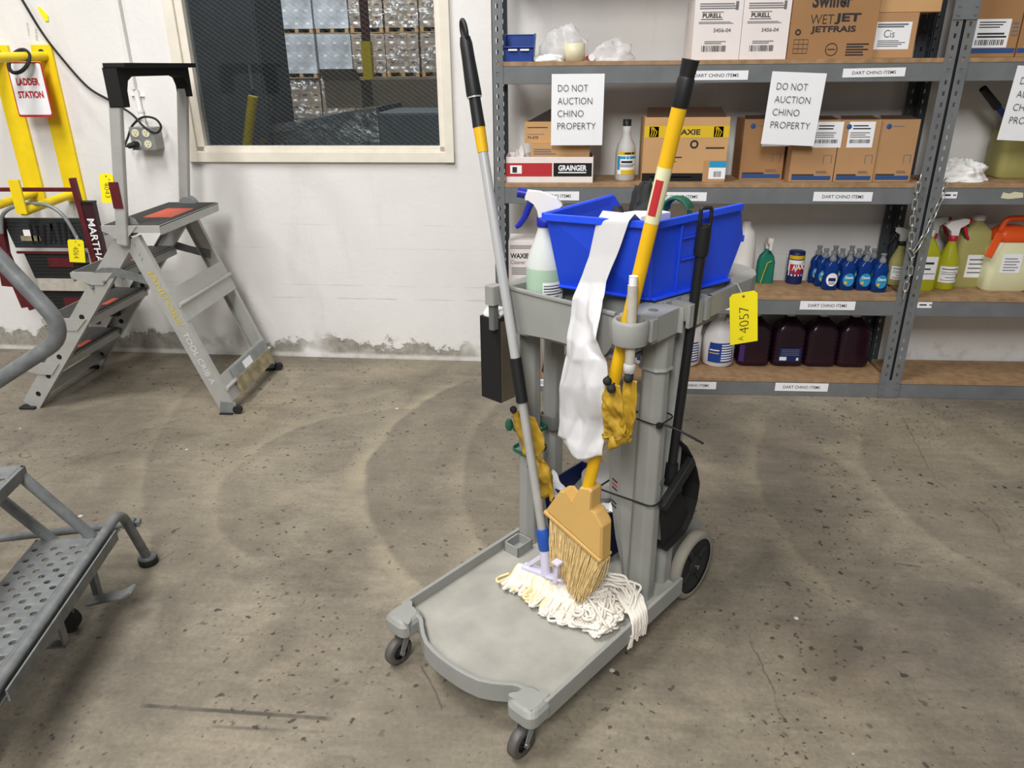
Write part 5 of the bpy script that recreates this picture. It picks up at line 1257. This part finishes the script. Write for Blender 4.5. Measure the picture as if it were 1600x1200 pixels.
lip(Nt, Lt, (-1,-.2,0)); lip(Nt, Rt, (0,-1,0)); lip(Lt, Ft, (0,1,0)); lip(Rm, Fm, (1,0,0))
for k in (0.0,): lip(Nb+V((0,0,.008)), Rb+V((0,0,.008)), (0,-1,0), .014, .006); lip(Nb+V((0,0,.008)), Lb_+V((0,0,.008)), (-1,0,0), .008, .006)
for f in (.30, .62): 
    p, q = Nb.lerp(Rb, f), Nt.lerp(Rt, f); b.bar(p+V((0,-.002,.01)), q+V((0,-.002,-.02)), .004, .006, (0,-1,0))
for f in (.45, .72):
    p, q = Nb.lerp(Nt, f).lerp(Rb.lerp(Rt, f), .33), Nb.lerp(Nt, f).lerp(Rb.lerp(Rt, f), .6); b.bar(p+V((0,-.002,0)), q+V((0,-.002,0)), .004, .004, (0,0,1))
p, q = Nb.lerp(Lb_, .82), Nt.lerp(Lt, .80)
b.build('bin_shell', bn, bevel=.0015)
def heap(name, label, c, rx, ry, rz, seed, m, cat, amp=.35, n=44, fs=2.2):
    b = MB(M[m])
    def f(u, v):
        a = 2*PI*u; e = v*PI/2; d = V((math.cos(a)*math.cos(e), math.sin(a)*math.cos(e), math.sin(e)))
        q = 1+amp*nz(d, fs, seed)+amp*.5*abs(nz(d, fs*2.4, seed+3))+amp*.2*nz(d, fs*6, seed+9)
        return (c[0]+rx*q*d.x, c[1]+ry*q*d.y, c[2]+max(.0005, rz*q*d.z))
    b.grid(f, n, n//2); return b.build(name, None, CF, label=label, cat=cat)
heap('work_gloves', 'dark gloves bunched inside the blue hopper bin', (.635, .20, zb+.004), .085, .075, .205, 3.1, 'rubber', 'gloves', .3)
b = MB(M['green']); b.tube([V((.665+.0*i, .115+.032*math.cos(a), 1.135+.026*math.sin(a))) for i, a in enumerate([PI*k/12-.15 for k in range(13)])], .006, 8, flat=3); b.cyl((.665,.147,zb+.004),(.665,.147,1.135),.006,n=8); b.cyl((.665,.083,zb+.004),(.665,.083,1.135),.006,n=8); b.build('hand_tool', None, CF, label='dark green rounded handle rising behind the yellow broom pole in the blue bin', cat='tool')
b = MB(M['paper']); b.obox((.585, .150, 1.040), V((.046,-.012,0)), V((.008,.030,0)), V((0,0,.095))); b.build('paper_stack', None, CF, bevel=.002, label='white paper packet standing upright in the blue bin', cat='paper')

# ---- white plastic bag draped over the bin rim
bg = MB(M['bag'])
rows = [(.56,.20,.125,1.07,1.07),(.52,.20,.118,1.12,1.125),(.478,.199,.113,1.148,1.150),(.455,.199,.112,1.128,1.138),(.445,.21,.134,1.046,1.058),(.432,.223,.147,.985,.999),(.408,.219,.142,.950,.964),(.393,.221,.128,.903,.922),(.375,.219,.117,.858,.885),(.365,.218,.098,.816,.846),(.360,.218,.086,.751,.788),(.360,.222,.085,.665,.709),(.360,.225,.086,.612,.659),(.361,.225,.086,.606,.650)]
def bagf(u, v):
    t_ = v*(len(rows)-1); i = min(int(t_), len(rows)-2); f = t_-i; f = f*f*(3-2*f)*.4+f*.6
    r0, r1 = rows[i], rows[i+1]; a, yl, yr, zl, zr = [r0[k]*(1-f)+r1[k]*f for k in range(5)]
    y = yl+(yr-yl)*u; z = zl+(zr-zl)*u
    if v > .9: z -= .050*(math.sin(min(1, u*1.15)*PI*.62)**1.5)*(v-.9)/.1
    low = max(0, min(1, (v-.35)*3)); mid = max(0, min(1, (v-.2)*6))
    tri = lambda q: abs((q % 1.0)*2-1)
    e = nz((u*1.5, v*3, 2.2), 1)
    w_ = nz((u*1.2, v*4, 1.7), 1)*.014
    for k, (fu, fv, ph, am) in enumerate(((.9, 2.3, .1, .020), (-1.3, 3.1, .45, .020), (1.1, -4.7, .7, .016), (-.4, 6.3, .2, .012), (2.6, 5.2, .6, .009))):
        g_ = max(0, nz((u*1.3+k*3, v*3.5, 5.1+k), 1)*1.6+.35)
        w_ += am*tri(fu*u+fv*v+ph+.12*e)*min(1, g_)
    a -= (.006+.008*low)*math.sin(u*PI)*mid+(w_-.012)*(.25+.75*low)*mid
    y += nz((u*2, v*9, 8.8), 1)*.005*mid
    return (a, y, z)
bg.grid(bagf, 44, 120); bg.build('plastic_bag', None, CF, base=(.36,.16,.56), solid=.0007, label='white plastic bag draped over the blue bin rim and hanging down the cart front', cat='bag')

# ---- spray bottle in the trough
sp = thing('spray_bottle', 'clear spray bottle of pale green cleaner with a blue trigger in the cart trough', 'bottle', (.484,.374,.8235), CF)
x, y, z = .484, .374, .8235
b = MB(M['greenliquid']); b.lathe([(.001,.0),(.043,.0),(.047,.006),(.047,.152),(.0467,.166)], (x,y,z), n=32, caps=(False,True)); b.build('liquid', sp, label='pale green liquid')
b = MB(M['frost']); b.lathe([(.0467,.166),(.044,.182),(.036,.208),(.026,.236),(.019,.256),(.0175,.272)], (x,y,z), n=32, caps=(False,True)); b.build('bottle_body', sp)
b = MB(M['sprayblue']); b.lathe([(.021,.266),(.022,.268),(.022,.287),(.017,.290),(.001,.290)], (x,y,z), n=22); b.build('collar', sp)
hd = V((-.62,.78,0)); hs = V((.78,.62,0))
def HP(dx, dz, dy=0): return V((x,y,z))+hd*dx+hs*dy+V((0,0,dz))
b = MB(M['white']); b.prism([(.016,.288),(-.014,.288),(-.020,.300),(-.042,.318),(-.028,.334),(.012,.349),(.044,.352),(.050,.336),(.028,.320),(.020,.306)], HP(0,0,-.013), hd, (0,0,1), hs*.026); b.build('sprayer_head', sp, bevel=.004)
b = MB(M['sprayblue']); b.tube([HP(.046,.343), HP(.068,.347)], [.012,.012], 12); b.tube([HP(.036,.322), HP(.042,.308), HP(.050,.288), HP(.064,.268), HP(.072,.262)], [.009,.009,.008,.007,.005], 8); b.build('trigger', sp, label='blue trigger and nozzle')
b = MB(M['paper']); cx = lambda a, zz: (x+.0478*math.cos(a), y+.0478*math.sin(a), z+zz)
b.grid(lambda u, v: cx(-2.55+1.35*u, .09+.045*v), 12, 1)
for k in range(5): b.grid(lambda u, v: (x+.0483*math.cos(-2.5+(.9+.25*(k % 2))*u), y+.0483*math.sin(-2.5+(.9+.25*(k % 2))*u), z+.097+.007*k+.003*v), 8, 1, M['ink'] if k in (1,3) else M['greyink'])
b.build('label', sp)

# ---- mop leaning on the tray corner
def mp(zz): return V((.365+(zz-.253)*.0423, .264+(zz-.253)*.2408, zz))
mop = thing('string_mop', 'string mop with silver pole and black grip, its white yarn head on the cart deck', 'mop', (.36,.26,.116), CF)
b = MB(M['alupole']); b.tube([mp(.30), mp(.66)], .0118, 18, M['alu']); b.tube([mp(.75), mp(1.325)], .0122, 18); b.build('pole', mop, label='silver metal pole')
b = MB(M['black']); b.tube([mp(.654), mp(.768)], .0155, 16); b.build('joint_sleeve', mop, bevel=.002, label='black joint sleeve')
b = MB(M['amber']); d = (mp(1)-mp(0)).normalized()
b.tube([mp(1.262), mp(1.335)], [.0135,.0145], 16); b.build('yellow_ferrule', mop, label='yellow ferrule')
b = MB(M['black']); b.tube([mp(1.318), mp(1.335), mp(1.383)], [.0155,.0148,.014], 18)
b.tube([mp(1.386), mp(1.392), mp(1.43), mp(1.47), mp(1.50), mp(1.515)], [.018,.0185,.0172,.0155,.0150,.012], 18)
c = mp(1.527); u1 = V((.43,.90,0)).normalized()
b.tube([c+u1*(.0145*math.cos(a))+d*(.024*math.sin(a)) for a in [2*PI*k/24 for k in range(24)]], .0052, 10, closed=True); b.build('grip', mop, label='black rubber grip with hanging eye')
b = MB(M['alupole']); b.tube([mp(1.3825), mp(1.3865)], .0172, 18); b.build('grip_band', mop)
b = MB(M['collarblue']); b.tube([mp(.253), mp(.257), mp(.306), mp(.312)], [.0165,.018,.0175,.0155], 18); b.build('collar', mop, bevel=.002, label='blue collar')
b = MB(M['lavender']); b.tube([mp(.258), V((.362,.257,.176))], [.0155,.0135], 16)
A0, A1 = V((.356,.335,.168)), V((.378,.198,.176))
b.bar(A0, A1, .026, .014); b.bar(V((.357,.325,.172)), V((.363,.270,.232)), .012, .006, (-1,0,0)); b.bar(V((.350,.215,.178)), V((.346,.205,.250)), .012, .012, (-1,0,0)); b.box((.332,.193,.246),(.354,.217,.255)); b.bar(V((.356,.245,.182)), V((.362,.192,.192)), .03, .008, (.2,0,1)); b.build('clamp', mop, bevel=.002, label='pale lavender clamp head')
yn = MB(M['yarn']); R_ = random.Random(5)
def strand(pts, r=.0040, m=None): yn.tube(smooth_path(pts, 5), r*R_.uniform(.85,1.12), 5, m)
def bandp(s): return V((.355+.028*s, .352-.19*s, .150))
for i in range(120):         # strands wrapped over the head band
    s = (i+R_.random())/120; B = bandp(s); j = lambda k: R_.uniform(-k, k)
    wide = R_.uniform(.025,.065) if s < .55 else R_.uniform(.03,.09)
    drift = (.008*(1-s)-.05*s)+j(.022)
    e = B+V((-wide-.012, drift*.7, -.026+R_.uniform(0,.014)))
    f = B+V((-wide*.75, drift*1.25+j(.012), -.028+R_.uniform(0,.012)))
    g = B+V((-.012+j(.012), drift*.8+j(.02), -.020+R_.uniform(0,.012)))
    e.z = max(.1185, e.z); f.z = max(.1185, f.z); g.z = max(.1195, g.z)
    strand([B+V((.030,.004,-.028)), B+V((.020,.002,-.004)), B+V((.002,0,.0165)), B+V((-.018,-.001+j(.003),.008)), B+V((-.030,drift*.25,-.010)), e, (e+f)/2+V((-.006,j(.008),0)), f, g], .0042, M['yarncream'] if R_.random() < .22 and s < .75 else None)
for i in range(70):          # loose sweep to the right, under the broom
    j = lambda k: R_.uniform(-k, k); t0 = R_.uniform(.10,.20); zz = R_.uniform(.120,.165)
    strand([V((.385+j(.02), t0+.03, zz-.01)), V((.40+j(.03), t0-.01, zz)), V((.40+j(.05), .11+j(.03), zz)), V((.385+j(.06), .07+j(.03), zz-.01)), V((.35+j(.05), .05+j(.025), .124+.02*R_.random())), V((.33+j(.03), .085+j(.03), .121+.008*R_.random()))])
for i in range(34):          # tight curls
    c = V((R_.uniform(.315,.42), R_.uniform(.035,.125), R_.uniform(.124,.150))); r = R_.uniform(.010,.026); p0 = R_.uniform(0,6)
    strand([c+V((r*math.cos(p0+k*.9)*(1+.1*k/6), r*math.sin(p0+k*.9), .002*k-.006)) for k in range(7)])
for i in range(30):          # big strands fanning back toward the column
    j = lambda k: R_.uniform(-k, k); zz = R_.uniform(.13,.19)
    strand([V((.40+j(.02),.17+j(.03),zz-.03)), V((.44+j(.02),.15+j(.02),zz)), V((.47+j(.015),.105+j(.02),zz)), V((.47+j(.02),.06+j(.02),zz-.01)), V((.45+j(.02),.03,zz-.02)), V((.425+j(.03),.015+j(.01),.155))])
for i in range(22):          # ends hanging over the right edge
    j = lambda k: R_.uniform(-k, k); x0 = .418+j(.035); zl = R_.uniform(.068,.115)
    strand([V((x0+.045,.075+j(.02),.160+j(.012))), V((x0+.03,.035+j(.01),.158)), V((x0+.012,.008,.156)), V((x0,-.008,.147)), V((x0-.004+j(.004),-.011-R_.random()*.006,.118)), V((x0-.008+j(.008),-.011+j(.003),zl))])
yo = yn.build('yarn', mop, kind='stuff', label='cream-white cotton yarn')

# ---- broom
def bh(zz): return V((.407+.048*(zz-.94), .067-.171*(zz-.94), zz))
br = thing('push_broom', 'angle broom with a yellow handle and tan head resting bristles-down on the mop yarn', 'broom', (.36,.15,.13), CF); br.name = 'angle_broom'; BASE[br.name] = V((.36,.15,.13))
b = MB(M['amber']); b.tube([bh(.47), bh(1.40)], .0152, 20); b.build('handle', br, label='yellow handle')
b = MB(M['black']); b.tube([bh(1.375), bh(1.38), bh(1.425), bh(1.43)], [.0162,.0172,.0168,.0150], 18); b.tube([bh(1.43), bh(1.455), bh(1.46)], [.0150,.0165,.0172], 18); b.build('grip', br, label='black end grip')
b = MB(M['cream']); b.tube([bh(1.150), bh(1.262)], .01555, 20); 
rr = []
dd = (bh(1)-bh(0)).normalized(); fv = (V((-1,-.25,0))-dd*V((-1,-.25,0)).dot(dd)).normalized(); sv = dd.cross(fv)
b.grid(lambda u, v: tuple(bh(1.166+.072*v)+(fv*math.cos(-.55+1.1*u)+sv*math.sin(-.55+1.1*u))*.0160), 8, 1, M['red']); b.build('sticker', br, label='red and cream sticker around the handle')
hp = [(.253,.388),(.210,.463),(.200,.466),(.171,.446),(.150,.494),(.146,.500),(.116,.506),(.111,.500),(.110,.447),(.097,.445),(.070,.420),(.066,.414),(.061,.321)]
def tiltA(zz): return .048*(zz-.40)
hp = [(p+.011+(.006 if p < .08 else 0), q-.012) for p, q in hp]
b = MB(M['tan']); x0 = .362
ctr = V((0, sum(p[0] for p in hp)/len(hp), sum(p[1] for p in hp)/len(hp)))
def hring(sc, dx): return [V((x0+dx+tiltA(p[1]), ctr.y+(p[0]-ctr.y)*sc, ctr.z+(p[1]-ctr.z)*sc)) for p in hp]
b.loft([hring(.93,0), hring(1,.006), hring(1,.040), hring(.93,.046)], smooth=False)
p0, p1 = V((x0+.023, .268, .372)), V((x0+.020, .079, .306)); dn = V((0,-.36,-.93)).cross(V((1,0,0))); up_ = V((0, .345, -.94))
b.bar(p0, p1, .052, .012, (0,-.33,.94)); b.build('broom_head', br, bevel=.004, seg=3, label='tan plastic broom head')
bs = MB(M['bristle'])
for i in range(760):
    s = R_.random(); row = R_.uniform(-.017,.017); s2 = min(1, max(0, s+R_.uniform(-.03,.03)))
    top = V((x0+.023+row, .258-.180*s, .362-.063*s))
    tb = .236-.118*s2 if s2 < .8 else .1416-.15*(s2-.8)
    tz = .222-.100*s2 if s2 < .8 else .142+.25*(s2-.8)
    tip = V((x0+.012+row*1.4+R_.uniform(-.006,.006), tb+R_.uniform(-.008,.008), max(.125, tz+R_.uniform(-.004,.020))))
    mid = top.lerp(tip, .5)+V((R_.uniform(-.006,.006), R_.uniform(-.006,.006), 0)); bs.tube([top, mid, tip], [.0016,.0016,.0009], 4)
bs.build('bristles', br, kind='stuff')

# ---- threaded wooden stick in the ring
st = thing('threaded_stick', 'short grey threaded stick standing in the cart tool ring beside the yellow broom handle', 'stick', (.38,.041,.79), CF)
b = MB(M['woodgrey']); b.tube([V((.38,.041,.83)), V((.38,.044,1.022))], .0112, 16); b.build('shaft', st)
b = MB(M['paper']); k = 14; b.tube([V((.38,.044,1.018+.0018*i)) for i in range(k)], [.0098 if i % 2 else .0082 for i in range(k)], 16); b.build('thread', st, label='white screw thread')
b = MB(M['clay']); b.lathe([(.0115,.822),(.0135,.824),(.0135,.842),(.0115,.844)], (.38,.041,0), n=18); b.build('ferrule', st)
b = MB(M['navy']); b.cyl((.38,.041,.775), (.38,.041,.823), .0105); b.build('tip', st, label='dark blue tip')

# ---- lobby dustpan behind the right column
dp = thing('lobby_dustpan', 'black long-handled dustpan hooked on the right side of the cart', 'dustpan', (.63,.12,.2), CF)
outer = [(.600,.575),(.635,.545),(.672,.500),(.704,.448),(.728,.392),(.724,.340),(.706,.296),(.672,.262),(.625,.254),(.575,.250),(.540,.30),(.535,.45)]
b = MB(M['matblack']); 
b.prism(outer, (0,.156,0), (1,0,0), (0,0,1), (0,.004,0))
rs = [[V((a,y,z)) for y in (.020,.25)] for a, z in outer[:10]]
pts = outer[:10]; sh = []
for i, (a, z) in enumerate(pts): sh.append((a, z))
inn = [(a+(.63-a)*.05, z+(.40-z)*.04) for a, z in reversed(pts)]
b.prism(sh+inn, (0,.016,0), (1,0,0), (0,0,1), (0,.144,0))
b.prism([(.575,.255),(.672,.262),(.706,.296),(.66,.38),(.60,.45),(.55,.40)], (0,.030,0), (1,0,0), (0,0,1), (0,.004,0)); b.build('pan', dp, bevel=.002)
b = MB(M['black']); b.bar((.535,.018,.405),(.668,.016,.492), .02, .030, (0,0,1)); b.box((.60,.008,.42),(.615,.02,.445)); b.build('pivot_bar', dp, bevel=.003)
def dh(zz): return V((.604, .040-.033*(zz-.46)/.70, zz))
b = MB(M['black']); b.tube([dh(.46), dh(1.06)], .0118, 14); b.tube([dh(.44), dh(.50)], .016, 14); b.build('handle', dp)
b = MB(M['black']); b.tube([dh(1.05), dh(1.06), dh(1.118)], [.0155,.0172,.0165], 14); c = dh(1.138); b.tube([c+V((.45,-.89,0))*(.013*max(-1,min(1,1.4*math.cos(a))))*0+V((.78,-.62,0))*(.0125*max(-1,min(1,1.4*math.cos(a))))+V((0,0,.02*max(-1,min(1,1.3*math.sin(a))))) for a in [2*PI*k/20 for k in range(20)]], .0045, 8, closed=True); b.build('grip', dp, label='black grip with square hanging hole')

# ---- things low on the cart
lb = thing('storage_tub', 'dark blue plastic tub on the cart deck behind the broom head', 'tub', (.64,.30,.116), CF)
b = MB(M['lowblue']); T0 = [(.575,.215),(.735,.215),(.735,.42),(.575,.42)]; T1 = [(.560,.205),(.75,.205),(.75,.435),(.560,.435)]
for i in range(4):
    p, q = T0[i], T0[(i+1) % 4]; r, s = T1[(i+1) % 4], T1[i]; ins = .005
    nx, ny = (.655-(p[0]+q[0])/2, .315-(p[1]+q[1])/2); l = math.hypot(nx, ny); n_ = V((nx/l*ins, ny/l*ins, 0))
    o_ = [V((p[0],p[1],.117)), V((q[0],q[1],.117)), V((r[0],r[1],.302)), V((s[0],s[1],.302))]
    b.add(o_+[v_+n_ for v_ in o_], [(0,1,2,3),(7,6,5,4),(3,2,6,7),(0,4,5,1),(0,3,7,4),(1,5,6,2)])
b.box((.575,.215,.116),(.735,.42,.121)); b.build('tub_shell', lb, bevel=.001)
bk = thing('pail', 'grey ribbed pail standing inside the dark blue tub', 'pail', (.66,.285,.122), CF)
b = MB(M['bucket']); b.lathe([(.001,.122),(.048,.122)]+[(.052+.004*(k % 2)+.0006*k, .135+.012*k) for k in range(14)]+[(.062,.305),(.064,.31)], (.66,.285,0), n=30); b.build('pail_body', bk)
b = MB(M['clay']); b.lathe([(.067,.308),(.068,.312),(.068,.345),(.062,.352),(.001,.354)], (.66,.285,0), n=30); b.build('lid', bk, label='pale grey lid')
def scrap_paper(label, c, s, seed):
    b = MB(M['paper']); 
    b.grid(lambda u, v: (c[0]+s*(u-.5)+.012*nz((u*3,v*3,seed)), c[1]+s*1.3*(v-.5), c[2]+s*.9*(v-.5)*(1 if seed < 5 else -.6)+.02*nz((u*2.3,v*2.3,seed+3))), 10, 10)
    b.build('crumpled_paper', None, CF, label=label, cat='paper', solid=.0006)
scrap_paper('white crumpled paper sticking out of the dark blue tub, left of the tan broom head', (.570,.395,.305), .055, 2.0)
scrap_paper('white crumpled paper sticking out of the dark blue tub, right of the tan broom head', (.585,.225,.300), .055, 6.0)

bx = thing('wall_dispenser', 'tall narrow black box with brown side hung on the left of the cart', 'box', (.42,.482,.62), CF); bx.name = 'hanging_box'; BASE[bx.name] = V((.42,.482,.62))
b = MB(M['matblack']); b.box((.393,.446,.62),(.448,.519,.852)); b.build('box_body', bx, bevel=.002)
b = MB(M['brownside']); b.box((.396,.4445,.622),(.447,.4462,.848)); b.build('side_panel', bx, label='brown side panel')
b = MB(M['white']); b.loft([[V((.420+dx, .487+dy, zz)) for dx, dy in rrect(-w, w, -d, d, .008)] for w, d, zz in ((.022,.026,.852),(.023,.027,.860),(.017,.020,.873))]); b.tube([V((.405,.46,.862)), V((.43,.452,.874)), V((.44,.468,.862))], .007, 8); b.build('lid', bx, label='white lid')

# ---- torn yellow bag remnants on the knobs
def scrap(name, label, rows, seed, amp, nu=16, nv=40):
    b = MB(M['cloth'])
    def f(u, v):
        t_ = v*(len(rows)-1); i = min(int(t_), len(rows)-2); q = t_-i; r0, r1 = rows[i], rows[i+1]
        a, yl, yr, z = [r0[k]*(1-q)+r1[k]*q for k in range(4)]; k = .35+.65*v
        return (a-amp*k*(nz((u*2.5,v*6,seed))+.7*abs(nz((u*5,v*12,seed+2)))), yl+(yr-yl)*u+amp*.5*k*nz((u*3,v*8,seed+5)), z+amp*.8*k*nz((u*4,v*4,seed+7)))
    b.grid(f, nu, nv); return b.build(name, None, CF, label=label, cat='cloth', solid=.0015, group='yellow vinyl bag remnants')
def knob(par, c, up):
    b = MB(M['rubber']); b.sphere(c, .0105, 12); b.tube([V(c), V(c).lerp(V(up), .14)], .003, 6); b.build('bungee_knob', par, label='black ball knob')
t = scrap('bag_remnant', 'wide torn yellow vinyl remnant with two black knobs, hanging over the yellow broom handle', [(.356,.086,.048,.797),(.352,.091,.034,.755),(.352,.086,.026,.715),(.353,.084,.014,.685),(.354,.083,.012,.665),(.352,.080,.046,.642)], 1.0, .020)
knob(t, (.340,.071,.806), (.375,.085,.888)); knob(t, (.338,.058,.792), (.370,.03,.888))
t = scrap('bag_remnant', 'narrow torn yellow vinyl strip with one black knob below the threaded stick', [(.358,.040,.006,.818),(.356,.040,.000,.772),(.356,.038,.000,.728),(.356,.042,.008,.690),(.356,.034,.014,.676)], 5.0, .013, 10, 30)
knob(t, (.346,.021,.824), (.362,.02,.888))
t = scrap('bag_remnant', 'long twisted torn yellow vinyl remnant on the left cart column', [(.468,.475,.395,.568),(.470,.470,.372,.53),(.470,.45,.352,.49),(.472,.435,.368,.452),(.474,.42,.342,.42),(.476,.41,.330,.385),(.478,.39,.322,.325)], 9.0, .026)
knob(t, (.466,.434,.566), (.496,.44,.566)); knob(t, (.466,.468,.570), (.496,.468,.57))

# ---- cable ties and tag
def ring_tie(b, x0, x1, y0, y1, z, r=.002, dz=0): 
    p = rrect(x0, x1, y0, y1, .018, 3); b.tube([V((a, c, z+dz*((c-y0)/(y1-y0)))) for a, c in p], r, 6, closed=True)
b = MB(M['black']); ring_tie(b, .495, .573, .024, .108, .652); b.tube(smooth_path([(.50,.03,.652),(.515,.012,.650),(.523,-.018,.643),(.535,-.05,.630),(.546,-.072,.618)], 6), .0022, 6, flat=1.4); b.box((.494,.018,.646),(.506,.030,.658)); b.build('cable_tie', None, CF, label='black cable tie with a long loose tail around the right cart column', cat='cable tie')
b = MB(M['black']); ring_tie(b, .494, .604, .022, .194, .425, .0026, -.012); b.build('cable_tie', None, CF, label='black cable tie low around the right cart column and inner panel', cat='cable tie')
for z, lab in ((.492, 'dark green tie knotted around the left cart column, upper one'), (.425, 'dark green tie around the left cart column, lower one')):
    b = MB(M['green']); ring_tie(b, .488, .567, .424, .498, z, .0035); ring_tie(b, .487, .568, .423, .499, z+.006, .003)
    if z > .45: b.sphere((.486,.503,z+.012), .012, 10, sz=1.7)
    b.build('tie_wire', None, CF, label=lab, cat='tie')
tp = CF @ V((.768,-.026,.934))
sale_tag(tp, (.975,0,.19), (.12,0,-1), .068, .133, 'A4057', 'yellow tag A 4057 tied to the right edge of the cart tray', down=False, string=[CF @ V((.79,.002,.945)), CF @ V((.80,.02,.943))])
